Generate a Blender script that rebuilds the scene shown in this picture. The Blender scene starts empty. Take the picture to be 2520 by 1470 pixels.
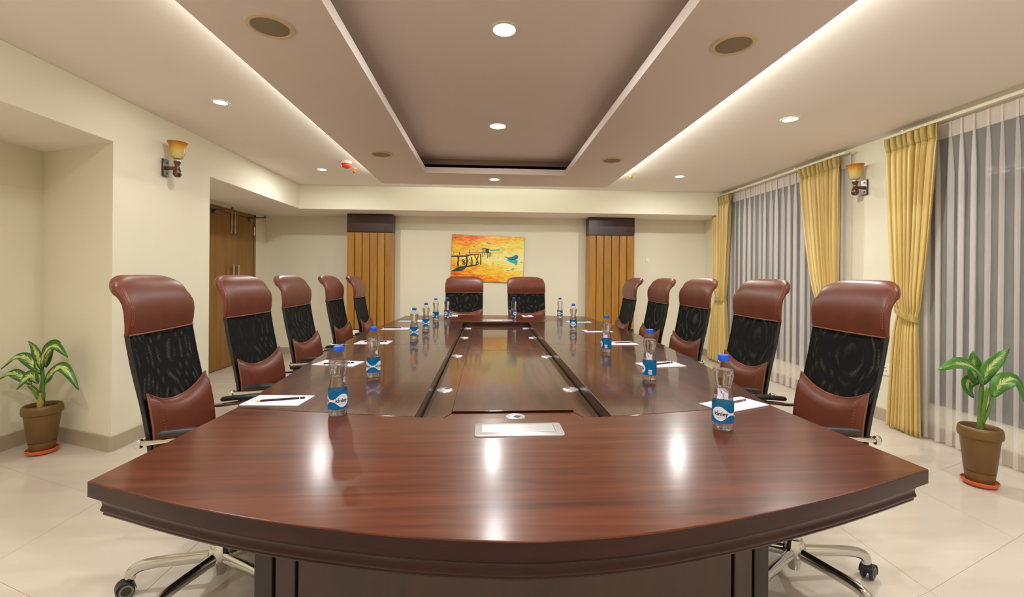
import bpy, bmesh, math, random
from mathutils import Vector, Matrix

random.seed(7)
PI = math.pi
scene = bpy.context.scene
col = scene.collection

# ------------------------------------------------------------------ camera
CAM_Z = 1.23
yaw = math.atan(60 / 1060.0)
roll = math.radians(0.42)
R = Vector((math.cos(yaw), -math.sin(yaw), 0))
F = Vector((math.sin(yaw), math.cos(yaw), 0))
U = Vector((0, 0, 1))
ax = R * math.cos(roll) + U * math.sin(roll)
ay = -R * math.sin(roll) + U * math.cos(roll)
cam_data = bpy.data.cameras.new('camera')
cam_data.sensor_width = 36
cam_data.lens = 36 * 1060 / 2520.0
cam_data.shift_y = -(735 - 680.5) / 2520.0
cam_data.clip_start = 0.02
cam = bpy.data.objects.new('camera', cam_data)
col.objects.link(cam)
m3 = Matrix((ax, ay, -F)).transposed()
cam.matrix_world = Matrix.Translation((0, 0, CAM_Z)) @ m3.to_4x4()
scene.camera = cam

# ------------------------------------------------------------------ world, exposure
world = bpy.data.worlds.new('night')
scene.world = world
world.use_nodes = True
world.node_tree.nodes['Background'].inputs[0].default_value = (0.020, 0.022, 0.028, 1)
world.node_tree.nodes['Background'].inputs[1].default_value = 1.0
vs = scene.view_settings
vs.view_transform = 'Standard'
vs.look = 'None'
vs.gamma = 1
vs.use_curve_mapping = False
vs.exposure = 0.0
scene.cycles.max_bounces = 10
scene.cycles.diffuse_bounces = 6
scene.cycles.glossy_bounces = 5
scene.cycles.transmission_bounces = 8
scene.cycles.transparent_max_bounces = 28
scene.cycles.sample_clamp_indirect = 6.0
scene.cycles.caustics_refractive = False
scene.cycles.caustics_reflective = False

LAMP_W = 20.5       # watts of one ceiling downlight
STRIP_W = 72.0      # watts of one cove strip
LAMP_COL = (0.95, 0.965, 0.93)
STRIP_COL = (0.93, 1.0, 0.86)


# ------------------------------------------------------------------ helpers
def S(r, g, b):
    def f(c):
        c /= 255.0
        return c / 12.92 if c <= 0.04045 else ((c + 0.055) / 1.055) ** 2.4
    return (f(r), f(g), f(b), 1.0)


def tag(o, label=None, cat=None, group=None, kind=None):
    if label: o['label'] = label
    if cat: o['category'] = cat
    if group: o['group'] = group
    if kind: o['kind'] = kind
    return o


def empty(name, loc=(0, 0, 0), rz=0.0):
    o = bpy.data.objects.new(name, None)
    o.empty_display_size = 0.1
    o.location = loc
    o.rotation_euler = (0, 0, rz)
    col.objects.link(o)
    return o


def thing(name, label, cat, loc=(0, 0, 0), rz=0.0, group=None):
    return tag(empty(name, loc, rz), label, cat, group)


def copy_tree(o, parent=None):
    c = o.copy()
    col.objects.link(c)
    if parent is not None:
        c.parent = parent
        c.matrix_parent_inverse = o.matrix_parent_inverse.copy()
    for ch in list(o.children):
        copy_tree(ch, c)
    return c


class MB:
    """collects polygons and builds one mesh object"""
    def __init__(self):
        self.v = []; self.f = []; self.uv = []

    def add(self, verts, faces, uvs=None):
        n = len(self.v)
        self.v += [tuple(p) for p in verts]
        for k, f in enumerate(faces):
            self.f.append([n + i for i in f])
            self.uv.append(uvs[k] if uvs else None)
        return self

    def box(self, x0, x1, y0, y1, z0, z1, bev=0.0):
        if bev <= 0:
            vs_ = [(x, y, z) for z in (z0, z1) for y in (y0, y1) for x in (x0, x1)]
            return self.add(vs_, [(0, 2, 3, 1), (4, 5, 7, 6), (0, 1, 5, 4), (2, 6, 7, 3), (0, 4, 6, 2), (1, 3, 7, 5)])
        b = min(bev, abs(x1 - x0) * .49, abs(y1 - y0) * .49, abs(z1 - z0) * .49)
        X = (x0, x1); Y = (y0, y1); Z = (z0, z1)
        vs_ = []; idx = {}
        for i in (0, 1):
            for j in (0, 1):
                for k in (0, 1):
                    sx, sy, sz = (1 - 2 * i), (1 - 2 * j), (1 - 2 * k)
                    for a in range(3):
                        p = [X[i] + sx * b, Y[j] + sy * b, Z[k] + sz * b]
                        p[a] = (X[i], Y[j], Z[k])[a]
                        idx[(i, j, k, a)] = len(vs_); vs_.append(p)
        g = lambda i, j, k, a: idx[(i, j, k, a)]
        fs = []
        for i in (0, 1):
            q = [g(i, 0, 0, 0), g(i, 1, 0, 0), g(i, 1, 1, 0), g(i, 0, 1, 0)]; fs.append(q if i else q[::-1])
            q = [g(0, i, 0, 1), g(0, i, 1, 1), g(1, i, 1, 1), g(1, i, 0, 1)]; fs.append(q if i else q[::-1])
            q = [g(0, 0, i, 2), g(1, 0, i, 2), g(1, 1, i, 2), g(0, 1, i, 2)]; fs.append(q if i else q[::-1])
        for a_, b_ in ((0, 0), (0, 1), (1, 0), (1, 1)):
            fs.append([g(a_, b_, 0, 0), g(a_, b_, 1, 0), g(a_, b_, 1, 1), g(a_, b_, 0, 1)])
            fs.append([g(a_, 0, b_, 0), g(a_, 1, b_, 0), g(a_, 1, b_, 2), g(a_, 0, b_, 2)])
            fs.append([g(0, a_, b_, 1), g(1, a_, b_, 1), g(1, a_, b_, 2), g(0, a_, b_, 2)])
        for i in (0, 1):
            for j in (0, 1):
                for k in (0, 1):
                    fs.append([g(i, j, k, 0), g(i, j, k, 1), g(i, j, k, 2)])
        return self.add(vs_, fs)

    def prism(self, poly, z0, z1, bev=0.0, bot=True):
        n = len(poly)
        area = sum(poly[i][0] * poly[(i + 1) % n][1] - poly[(i + 1) % n][0] * poly[i][1] for i in range(n))
        if area < 0: poly = poly[::-1]
        rings = [(poly, z0)]
        if bev > 0:
            rings.append((poly, z1 - bev)); rings.append((inset(poly, bev * .35), z1 - bev * .3)); rings.append((inset(poly, bev), z1))
        else:
            rings.append((poly, z1))
        vs_ = []; fs = []
        for p, z in rings: vs_ += [(q[0], q[1], z) for q in p]
        for k in range(len(rings) - 1):
            for i in range(n):
                j = (i + 1) % n
                fs.append((k * n + i, k * n + j, (k + 1) * n + j, (k + 1) * n + i))
        fs.append(tuple((len(rings) - 1) * n + i for i in range(n)))
        if bot: fs.append(tuple(reversed(range(n))))
        return self.add(vs_, fs)

    def rings(self, rr, close=True, caps=(True, True)):
        """list of rings (each a list of 3d points, same length)"""
        n = len(rr[0]); vs_ = [p for r in rr for p in r]; fs = []
        for k in range(len(rr) - 1):
            for i in range(n if close else n - 1):
                j = (i + 1) % n
                fs.append((k * n + i, k * n + j, (k + 1) * n + j, (k + 1) * n + i))
        if caps[0]: fs.append(tuple(reversed(range(n))))
        if caps[1]: fs.append(tuple((len(rr) - 1) * n + i for i in range(n)))
        return self.add(vs_, fs)

    def lathe(self, prof, n=24, c=(0, 0, 0), caps=(True, True), mod=None):
        rr = []
        for r, z in prof:
            ring = []
            for i in range(n):
                a = 2 * PI * i / n
                q = r * (mod(a, z) if mod else 1)
                ring.append((c[0] + q * math.cos(a), c[1] + q * math.sin(a), c[2] + z))
            rr.append(ring)
        return self.rings(rr, True, caps)

    def tube(self, path, rad, n=8, caps=(True, True), sq=1.0, up=None):
        """sweep a circle along a path; rad may be a list; sq squashes along the local up"""
        P = [Vector(p) for p in path]; m = len(P)
        if not isinstance(rad, (list, tuple)): rad = [rad] * m
        rr = []; prev = None
        for k in range(m):
            t = (P[min(k + 1, m - 1)] - P[max(k - 1, 0)]).normalized()
            if prev is None:
                h = Vector(up) if up else (Vector((0, 0, 1)) if abs(t.z) < .9 else Vector((1, 0, 0)))
            else:
                h = prev
            nrm = (h - t * h.dot(t)).normalized(); bi = t.cross(nrm); prev = nrm
            rr.append([tuple(P[k] + bi * (rad[k] * math.cos(2 * PI * i / n)) + nrm * (rad[k] * sq * math.sin(2 * PI * i / n))) for i in range(n)])
        return self.rings(rr, True, caps)

    def grid(self, G, uvf=None, wrap=False):
        """G[i][j] points; uv = uvf(i, j)"""
        a = len(G); b = len(G[0]); vs_ = [p for r in G for p in r]; fs = []; uvs = []
        for i in range(a - 1):
            for j in range(b if wrap else b - 1):
                j2 = (j + 1) % b
                fs.append((i * b + j, i * b + j2, (i + 1) * b + j2, (i + 1) * b + j))
                if uvf: uvs.append([uvf(i, j), uvf(i, j + 1), uvf(i + 1, j + 1), uvf(i + 1, j)])
        return self.add(vs_, fs, uvs if uvf else None)

    def xform(self, M):
        self.v = [tuple(M @ Vector(p)) for p in self.v]
        return self

    def mesh(self, name, smooth=None, weld=False):
        me = bpy.data.meshes.new(name)
        me.from_pydata(self.v, [], self.f)
        if any(u is not None for u in self.uv):
            lay = me.uv_layers.new(name='UVMap'); k = 0
            for f, u in zip(self.f, self.uv):
                for i in range(len(f)):
                    lay.data[k].uv = u[i] if u else (0, 0); k += 1
        bm = bmesh.new(); bm.from_mesh(me)
        if weld: bmesh.ops.remove_doubles(bm, verts=bm.verts, dist=1e-5)
        bmesh.ops.recalc_face_normals(bm, faces=bm.faces)
        bm.to_mesh(me); bm.free()
        if smooth:
            for p in me.polygons: p.use_smooth = True
            me.set_sharp_from_angle(angle=math.radians(smooth))
        me.update()
        return me

    def build(self, name, mat, parent=None, smooth=None, weld=False, edge=False):
        me = self.mesh(name, smooth, weld)
        me.materials.append(mat)
        if edge:                                        # lacquered side edges of the table boards
            me.materials.append(M['table_edge'])
            for p in me.polygons:
                if abs(p.normal.z) < .3: p.material_index = 1
        o = bpy.data.objects.new(name, me)
        col.objects.link(o)
        if parent is not None: o.parent = parent
        return o


def inset(poly, d):
    """offset a CCW polygon inwards"""
    n = len(poly); out = []
    for i in range(n):
        p0 = Vector(poly[i - 1][:2]); p = Vector(poly[i][:2]); p1 = Vector(poly[(i + 1) % n][:2])
        e0 = (p - p0).normalized(); e1 = (p1 - p).normalized()
        n0 = Vector((-e0.y, e0.x)); n1 = Vector((-e1.y, e1.x))
        b = n0 + n1
        if b.length < 1e-6: b = n0
        b.normalize()
        k = d / max(.35, b.dot(n0))
        q = p + b * k
        out.append((q.x, q.y))
    return out


def inst(name, mesh, parent, loc=(0, 0, 0)):
    o = bpy.data.objects.new(name, mesh)
    col.objects.link(o)
    o.location = loc
    if parent is not None: o.parent = parent
    return o


def lerp(a, b, t): return a + (b - a) * t
def sstep(a, b, x):
    t = max(0., min(1., (x - a) / (b - a))); return t * t * (3 - 2 * t)


def interp(tab, x):
    if x <= tab[0][0]: return tab[0][1]
    for (a, va), (b, vb) in zip(tab, tab[1:]):
        if x <= b: return lerp(va, vb, (x - a) / (b - a))
    return tab[-1][1]


def spline(pts, m):
    """Catmull-Rom through points, m samples per span"""
    P = [Vector(p) for p in pts]; out = []
    for i in range(len(P) - 1):
        p0 = P[i - 1] if i > 0 else P[0] * 2 - P[1]
        p1, p2 = P[i], P[i + 1]
        p3 = P[i + 2] if i + 2 < len(P) else P[-1] * 2 - P[-2]
        for k in range(m):
            t = k / m
            out.append(0.5 * ((2 * p1) + (p2 - p0) * t + (2 * p0 - 5 * p1 + 4 * p2 - p3) * t * t + (3 * p1 - p0 - 3 * p2 + p3) * t ** 3))
    out.append(P[-1])
    return [tuple(p) for p in out]


# ------------------------------------------------------------------ materials
class NT:
    def __init__(self, name):
        self.m = bpy.data.materials.new(name); self.m.use_nodes = True
        self.t = self.m.node_tree; self.n = self.t.nodes; self.l = self.t.links
        self.b = self.n['Principled BSDF']; self.out = self.n['Material Output']

    def new(self, kind, **kw):
        n = self.n.new(kind)
        for k, v in kw.items():
            if k == 'inp':
                for a, b in v.items(): n.inputs[a].default_value = b
            else: setattr(n, k, v)
        return n

    def link(self, a, b): self.l.new(a, b); return self

    def ramp(self, fac, stops):
        n = self.n.new('ShaderNodeValToRGB'); e = n.color_ramp.elements
        while len(e) < len(stops): e.new(.5)
        for k, (p, c) in enumerate(stops): e[k].position = p; e[k].color = c
        self.l.new(fac, n.inputs[0]); return n.outputs[0]

    def math(self, op, a, b=None):
        n = self.n.new('ShaderNodeMath'); n.operation = op
        for k, q in enumerate((a, b)):
            if q is None: continue
            if isinstance(q, (int, float)): n.inputs[k].default_value = q
            else: self.l.new(q, n.inputs[k])
        return n.outputs[0]

    def coords(self, which='Object', scale=(1, 1, 1), rot=(0, 0, 0)):
        t = self.n.new('ShaderNodeTexCoord'); m = self.n.new('ShaderNodeMapping')
        m.inputs['Scale'].default_value = scale; m.inputs['Rotation'].default_value = rot
        self.l.new(t.outputs[which], m.inputs['Vector']); return m.outputs[0]

    def noise(self, vec, scale=5, detail=3, rough=.5, dist=0):
        n = self.n.new('ShaderNodeTexNoise'); n.inputs['Scale'].default_value = scale
        n.inputs['Detail'].default_value = detail; n.inputs['Roughness'].default_value = rough
        n.inputs['Distortion'].default_value = dist
        self.l.new(vec, n.inputs['Vector']); return n.outputs[0]

    def mix(self, fac, a, b):
        n = self.n.new('ShaderNodeMix'); n.data_type = 'RGBA'
        for sock, q in ((n.inputs[0], fac), (n.inputs[6], a), (n.inputs[7], b)):
            if isinstance(q, (int, float)): sock.default_value = q
            elif isinstance(q, tuple): sock.default_value = q
            else: self.l.new(q, sock)
        return n.outputs[2]

    def bump(self, h, strength=.2, dist=.002):
        n = self.n.new('ShaderNodeBump'); n.inputs['Strength'].default_value = strength; n.inputs['Distance'].default_value = dist
        self.l.new(h, n.inputs['Height']); self.l.new(n.outputs[0], self.b.inputs['Normal'])

    def set(self, **kw):
        for k, v in kw.items():
            self.b.inputs[k.replace('_', ' ')].default_value = v
        return self


def plain(name, c, rough=.5, metal=0., coat=0., var=0., vscale=6., bump=0., bscale=60., spec=.5):
    t = NT(name)
    t.b.inputs['Base Color'].default_value = c
    t.b.inputs['Roughness'].default_value = rough
    t.b.inputs['Metallic'].default_value = metal
    t.b.inputs['Coat Weight'].default_value = coat
    t.b.inputs['Specular IOR Level'].default_value = spec
    if var or bump:
        v = t.coords('Object')
        if var:
            f = t.noise(v, vscale, 3)
            lo = tuple(x * (1 - var) for x in c[:3]) + (1,); hi = tuple(min(1, x * (1 + var)) for x in c[:3]) + (1,)
            t.link(t.ramp(f, [(.3, lo), (.7, hi)]), t.b.inputs['Base Color'])
        if bump:
            t.bump(t.noise(v, bscale, 2), bump, .002)
    return t.m


def wood(name, dark, mid, light, scale, rough, coat=0., coat_rough=.1, streak=.5, spec=.5):
    """scale: object-space scale vector, small along the grain"""
    t = NT(name)
    v = t.coords('Object', scale)
    a = t.noise(v, 1.0, 5, .6, 1.2)
    v2 = t.coords('Object', tuple(q * 5 for q in scale))
    b = t.noise(v2, 1.0, 3, .6, .3)
    f = t.math('ADD', t.math('MULTIPLY', a, 1 - streak * .4), t.math('MULTIPLY', b, streak * .4))
    t.link(t.ramp(f, [(.34, dark), (.5, mid), (.66, light)]), t.b.inputs['Base Color'])
    t.set(Roughness=rough, Coat_Weight=coat, Coat_Roughness=coat_rough, Specular_IOR_Level=spec)
    return t.m


M = {}
M['wall'] = plain('wall_paint', S(227, 221, 200), .7, var=.015, vscale=2)
M['ceiling'] = plain('ceiling_paint', S(238, 228, 222), .8, var=.01, vscale=2)
M['panel'] = plain('panel_paint', S(230, 216, 209), .8)
M['skirting'] = plain('skirting_tile', S(172, 158, 136), .25, var=.05, vscale=3)
M['grout'] = plain('grout', S(176, 160, 140), .8)
t = NT('floor_tile')
f_ = t.noise(t.coords('Object', (1, 6, 1)), 1.5, 4)
t.link(t.ramp(f_, [(.3, S(200, 188, 175)), (.7, S(208, 198, 186))]), t.b.inputs['Base Color'])
t.set(Roughness=.16, Specular_IOR_Level=.45)
M['tile'] = t.m

W_D, W_M, W_L = S(62, 28, 13), S(84, 38, 17), S(98, 47, 22)
M['table_x'] = wood('table_wood_cross', W_D, W_M, W_L, (1.3, 24, 4), .36, .44, .19, spec=.14)
M['table_y'] = wood('table_wood_long', S(52, 25, 12), S(68, 33, 16), S(84, 43, 22), (9, 1.0, 4), .42, .76, .08, spec=.1)
M['table_edge'] = wood('table_edge_wood', S(34, 11, 8), S(44, 15, 10), S(54, 21, 14), (2, 2, 20), .3, .34, .10, spec=.12)
M['base_wood'] = wood('base_wood', S(50, 28, 20), S(60, 34, 25), S(70, 42, 31), (4, 4, 1), .35, .3)
M['base_dark'] = plain('base_dark', S(42, 36, 34), .4)
M['panel_wood'] = wood('slat_wood', S(136, 92, 18), S(158, 108, 28), S(176, 124, 40), (9, 9, .6), .38, .2, streak=.8)
M['panel_wood2'] = wood('side_slat_wood', S(150, 108, 62), S(170, 126, 78), S(184, 140, 92), (9, 9, .6), .38, .2, streak=.8)
M['door_wood'] = wood('door_wood', S(116, 78, 24), S(132, 90, 30), S(146, 102, 38), (3, 9, .5), .4, .15, streak=.8)
M['dark_laminate'] = plain('dark_laminate', S(58, 36, 34), .22, var=.06, vscale=8)
M['groove'] = plain('groove_dark', S(24, 16, 10), .8)
M['leather'] = plain('leather_brown', S(98, 47, 30), .38, var=.10, vscale=9, bump=.05, bscale=160, spec=.36)
M['leather_pipe'] = plain('leather_piping', S(124, 70, 52), .45)
M['stitch'] = plain('stitch_thread', S(158, 104, 84), .6)
M['black'] = plain('black_plastic', S(24, 23, 24), .38)
M['armpad'] = plain('arm_rubber', S(34, 34, 37), .5)
M['rubber'] = plain('wheel_rubber', S(40, 40, 42), .5)
M['wheel_ring'] = plain('wheel_ring', S(120, 118, 104), .4)
M['chrome'] = plain('chrome', S(208, 206, 202), .08, 1.0)
M['steel'] = plain('brushed_steel', S(198, 190, 176), .28, 1.0)
M['silver'] = plain('silver_plate', S(196, 192, 194), .3, .5)
M['grey_metal'] = plain('grey_metal', S(132, 120, 106), .4, .6)
M['gun_metal'] = plain('closer_arm', S(98, 88, 74), .4, .7)
M['white_plastic'] = plain('white_plastic', S(236, 232, 222), .4)
M['track'] = plain('curtain_track', S(226, 220, 200), .45)
M['speaker_ring'] = plain('speaker_ring', S(214, 192, 158), .5)
M['speaker_grille'] = plain('speaker_grille', S(142, 126, 102), .7, bump=.4, bscale=700)
M['red'] = plain('detector_red', S(226, 66, 24), .15)
M['orange'] = plain('sprinkler_orange', S(255, 140, 10), .2)
M['pot'] = plain('pot_brown', S(102, 72, 26), .42, var=.04, vscale=5)
M['saucer'] = plain('saucer_terracotta', S(206, 92, 44), .3)
M['soil'] = plain('soil', S(70, 42, 24), .95, var=.5, vscale=60, bump=.8, bscale=90)
M['stem'] = plain('stem_green', S(90, 126, 44), .45, var=.15, vscale=20)
M['stem_dry'] = plain('stem_sheath', S(170, 140, 80), .6)
M['paper'] = None
M['pencil'] = plain('pencil_black', S(26, 24, 26), .3)
M['pencil_wood'] = plain('pencil_wood', S(214, 170, 120), .7)
M['pen_grey'] = plain('pen_grey', S(96, 92, 94), .3)
M['cap'] = plain('cap_blue', S(0, 84, 214), .35)
M['label_blue'] = plain('label_blue', S(0, 112, 176), .35, var=.12, vscale=18)
t = NT('label_blue_film')
df = t.new('ShaderNodeBsdfTranslucent'); df.inputs[0].default_value = S(40, 170, 220)
mx = t.new('ShaderNodeMixShader'); mx.inputs[0].default_value = .35
t.set(Base_Color=S(0, 118, 184), Roughness=.3)
t.link(t.b.outputs[0], mx.inputs[1]).link(df.outputs[0], mx.inputs[2]).link(mx.outputs[0], t.out.inputs[0])
M['label_blue'] = t.m
M['label_deep'] = plain('label_deep_blue', S(4, 96, 164), .35)
M['label_white'] = plain('label_white', S(226, 228, 234), .4)
M['label_navy'] = plain('label_navy', S(20, 24, 88), .4)
M['label_teal'] = plain('label_teal', S(30, 160, 200), .4)
M['frame'] = plain('window_frame', S(70, 66, 62), .4)
M['sconce_wood'] = plain('sconce_wood', S(74, 40, 28), .22, var=.1, vscale=10, coat=.4)
M['sconce_plate'] = plain('sconce_plate', S(92, 88, 84), .22, .4)
M['socket_dark'] = plain('socket_hole', S(60, 58, 54), .6)

# fabric of the tied-back curtains
t = NT('curtain_gold')
v = t.coords('UV', (1, 1, 1))
s1 = t.noise(t.coords('UV', (46, .6, 1)), 1, 2)
t.link(t.ramp(s1, [(.34, S(178, 148, 78)), (.5, S(200, 171, 102)), (.66, S(220, 196, 132))]), t.b.inputs['Base Color'])
t.set(Roughness=.42, Sheen_Weight=.25)
M['gold'] = t.m
t = NT('curtain_gold_heading')
t.link(t.ramp(t.noise(t.coords('UV', (46, .6, 1)), 1, 2), [(.35, S(152, 126, 60)), (.65, S(190, 162, 92))]), t.b.inputs['Base Color'])
t.set(Roughness=.45, Sheen_Weight=.2)
M['gold_head'] = t.m


def sheer(name, c, alpha):
    t = NT(name)
    tr = t.new('ShaderNodeBsdfTransparent')
    df = t.new('ShaderNodeBsdfDiffuse'); df.inputs[0].default_value = c
    tl = t.new('ShaderNodeBsdfTranslucent'); tl.inputs[0].default_value = c
    m1 = t.new('ShaderNodeMixShader'); m1.inputs[0].default_value = .25
    t.link(df.outputs[0], m1.inputs[1]).link(tl.outputs[0], m1.inputs[2])
    m2 = t.new('ShaderNodeMixShader')
    f = t.noise(t.coords('UV', (300, 2, 1)), 1, 2)
    a = t.math('ADD', t.math('MULTIPLY', f, .08), alpha - .04)
    t.link(a, m2.inputs[0]).link(tr.outputs[0], m2.inputs[1]).link(m1.outputs[0], m2.inputs[2])
    t.link(m2.outputs[0], t.out.inputs[0])
    return t.m


M['sheer'] = sheer('sheer_voile', S(244, 238, 234), .30)
M['sheer_head'] = sheer('sheer_heading', S(236, 224, 216), .84)

# two-layer chair mesh: black net with fine holes
t = NT('chair_net')
tc = t.new('ShaderNodeTexCoord'); sp = t.new('ShaderNodeSeparateXYZ'); t.link(tc.outputs['UV'], sp.inputs[0])
hx = t.math('LESS_THAN', t.math('FRACT', t.math('MULTIPLY', sp.outputs[0], 250.)), .33)
hy = t.math('LESS_THAN', t.math('FRACT', t.math('MULTIPLY', sp.outputs[1], 230.)), .29)
hole = t.math('MULTIPLY', hx, hy)
tr = t.new('ShaderNodeBsdfTransparent'); mx = t.new('ShaderNodeMixShader')
t.set(Base_Color=S(20, 19, 19), Roughness=.7, Specular_IOR_Level=.12)
t.link(hole, mx.inputs[0]).link(t.b.outputs[0], mx.inputs[1]).link(tr.outputs[0], mx.inputs[2]).link(mx.outputs[0], t.out.inputs[0])
M['net'] = t.m

# clear bottle wall
t = NT('bottle_plastic')
tr = t.new('ShaderNodeBsdfTransparent'); tr.inputs[0].default_value = (.97, .97, .98, 1)
gl = t.new('ShaderNodeBsdfGlossy'); gl.inputs['Roughness'].default_value = .04
fr = t.new('ShaderNodeFresnel'); ge = t.new('ShaderNodeNewGeometry'); t.link(t.math('SUBTRACT', 1.5, t.math('MULTIPLY', ge.outputs['Backfacing'], 1.5 - 1 / 1.5)), fr.inputs[0])
mx = t.new('ShaderNodeMixShader')
t.link(fr.outputs[0], mx.inputs[0]).link(tr.outputs[0], mx.inputs[1]).link(gl.outputs[0], mx.inputs[2]).link(mx.outputs[0], t.out.inputs[0])
M['bottle'] = t.m
t = NT('water')
t.set(Base_Color=(.99, .99, 1, 1), Roughness=.0, IOR=1.33, Transmission_Weight=1.0)
tr = t.new('ShaderNodeBsdfTransparent'); tr.inputs[0].default_value = (.98, .985, 1, 1)
mx = t.new('ShaderNodeMixShader'); mx.inputs[0].default_value = .36
t.link(t.b.outputs[0], mx.inputs[1]).link(tr.outputs[0], mx.inputs[2]).link(mx.outputs[0], t.out.inputs[0])
M['water'] = t.m
t = NT('window_glass')
tr = t.new('ShaderNodeBsdfTransparent'); tr.inputs[0].default_value = (.75, .78, .78, 1)
gl = t.new('ShaderNodeBsdfGlossy'); gl.inputs['Roughness'].default_value = .02
fr = t.new('ShaderNodeFresnel'); ge = t.new('ShaderNodeNewGeometry'); t.link(t.math('SUBTRACT', 1.5, t.math('MULTIPLY', ge.outputs['Backfacing'], 1.5 - 1 / 1.5)), fr.inputs[0])
mx = t.new('ShaderNodeMixShader')
t.link(fr.outputs[0], mx.inputs[0]).link(tr.outputs[0], mx.inputs[1]).link(gl.outputs[0], mx.inputs[2]).link(mx.outputs[0], t.out.inputs[0])
M['glass'] = t.m

t = NT('lamp_glow')
t.set(Base_Color=(1, 1, 1, 1)); t.b.inputs['Emission Color'].default_value = (1, .97, .92, 1); t.b.inputs['Emission Strength'].default_value = 9.0
M['glow'] = t.m

# sconce shade: amber rim fading to cream
t = NT('sconce_glass')
sp = t.new('ShaderNodeSeparateXYZ'); t.link(t.coords('Object'), sp.inputs[0])
f = t.math('MULTIPLY', sp.outputs[2], 6.6)
t.link(t.ramp(f, [(.0, S(200, 184, 130)), (.42, S(198, 172, 98)), (.68, S(198, 138, 38)), (.95, S(164, 86, 16))]), t.b.inputs['Base Color'])
t.set(Roughness=.3, Transmission_Weight=.0)
M['shade'] = t.m


def leaf_mat(name, green, dark, cream, lo, hi, freq):
    t = NT(name)
    sp = t.new('ShaderNodeSeparateXYZ'); tc = t.new('ShaderNodeTexCoord'); t.link(tc.outputs['UV'], sp.inputs[0])
    u = t.math('ABSOLUTE', t.math('SUBTRACT', sp.outputs[0], .5))       # 0 midrib .. .5 edge
    vv = sp.outputs[1]
    d = t.math('SUBTRACT', vv, t.math('MULTIPLY', u, .55))              # side veins run forward
    cb = t.new('ShaderNodeCombineXYZ'); t.link(t.math('MULTIPLY', d, freq), cb.inputs[0]); t.link(t.math('MULTIPLY', u, 3.0), cb.inputs[1])
    t.link(t.math('MULTIPLY', t.math('SIGN', t.math('SUBTRACT', sp.outputs[0], .5)), 7.), cb.inputs[2])
    n = t.noise(cb.outputs[0], 1.0, 3, .6)
    edge = t.math('MULTIPLY', u, 1.05)
    tip = t.math('MULTIPLY', t.math('ABSOLUTE', t.math('SUBTRACT', vv, .45)), .35)
    k = t.math('SUBTRACT', t.math('SUBTRACT', n, edge), tip)
    f = t.ramp(k, [(lo, (0, 0, 0, 1)), (hi, (1, 1, 1, 1))])
    g = t.mix(t.noise(cb.outputs[0], .6, 2), dark, green)
    c = t.mix(f, g, cream)
    rib = t.math('LESS_THAN', u, .018)
    t.link(t.mix(t.math('MULTIPLY', rib, .5), c, green), t.b.inputs['Base Color'])
    t.set(Roughness=.38)
    return t.m


M['leaf_a'] = leaf_mat('leaf_variegated', S(56, 116, 26), S(18, 62, 18), S(196, 204, 116), .235, .36, 30)
M['leaf_b'] = leaf_mat('leaf_speckled', S(76, 130, 44), S(44, 94, 30), S(210, 214, 140), .36, .43, 60)

t = NT('note_paper')
sp = t.new('ShaderNodeSeparateXYZ'); t.link(t.coords('Object'), sp.inputs[0])
ln = t.math('LESS_THAN', t.math('FRACT', t.math('MULTIPLY', sp.outputs[0], 118.)), .13)
ins = t.math('MULTIPLY', t.math('LESS_THAN', t.math('ABSOLUTE', t.math('ADD', sp.outputs[0], .0)), .078), t.math('LESS_THAN', t.math('ABSOLUTE', sp.outputs[1]), .054))
t.link(t.mix(t.math('MULTIPLY', ln, ins), S(218, 208, 216), S(178, 168, 184)), t.b.inputs['Base Color'])
t.set(Roughness=.6)
M['paper'] = t.m
M['print'] = plain('print_grey', S(120, 116, 128), .7)

# painted sky and water of the picture
t = NT('painting_colours')
tcn = t.coords('Object')
sp = t.new('ShaderNodeSeparateXYZ'); t.link(tcn, sp.inputs[0])
n1 = t.noise(t.coords('Object', (3.2, 1, 11), (0, .28, 0)), 1.5, 5, .65, 1.4)
n2 = t.noise(t.coords('Object', (6, 1, 30), (0, .1, 0)), 1.3, 4, .6, .8)
n3 = t.noise(t.coords('Object', (5, 1, 12), (0, -.35, 0)), 2.2, 3, .5, 1.0)
zc = t.math('ABSOLUTE', t.math('ADD', sp.outputs[2], -.02))
xg = t.math('ADD', t.math('MULTIPLY', sp.outputs[0], .26), .05)
base = t.math('ADD', t.math('ADD', t.math('MULTIPLY', n1, .75), t.math('MULTIPLY', n2, .45)), xg)
k = t.math('SUBTRACT', base, t.math('MULTIPLY', zc, .85))
cl = t.ramp(k, [(.12, S(120, 40, 6)), (.2, S(206, 58, 6)), (.31, S(238, 122, 10)), (.42, S(244, 168, 22)), (.53, S(244, 212, 56)), (.66, S(246, 232, 150))])
gm = t.math('MULTIPLY', t.math('LESS_THAN', n3, .335), .75)
cl = t.mix(gm, cl, S(96, 170, 110))
t.link(cl, t.b.inputs['Base Color']); t.set(Roughness=.35)
M['painting'] = t.m
M['paint_dark'] = plain('paint_dark', S(54, 26, 18), .5, var=.6, vscale=14)
M['paint_deck'] = plain('paint_deck', S(196, 120, 40), .5, var=.3, vscale=14)
M['paint_green'] = plain('paint_green', S(14, 62, 56), .5, var=.5, vscale=14)
M['paint_hut'] = plain('paint_hut', S(196, 180, 30), .5, var=.4, vscale=20)
M['paint_blue'] = plain('paint_blue', S(14, 130, 160), .4, var=.35, vscale=16)
M['paint_teal'] = plain('paint_teal', S(20, 178, 166), .4, var=.3, vscale=18)
M['canvas'] = plain('canvas_edge', S(58, 52, 44), .7)

# ------------------------------------------------------------------ the room
XL, XN, XD, XR = -2.58, -3.33, -3.43, 3.44
YB, YBL, YF = 6.65, 6.86, -2.2
ZC, ZB, ZP = 2.465, 2.139, 2.345
YBEAM = 6.05


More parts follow.
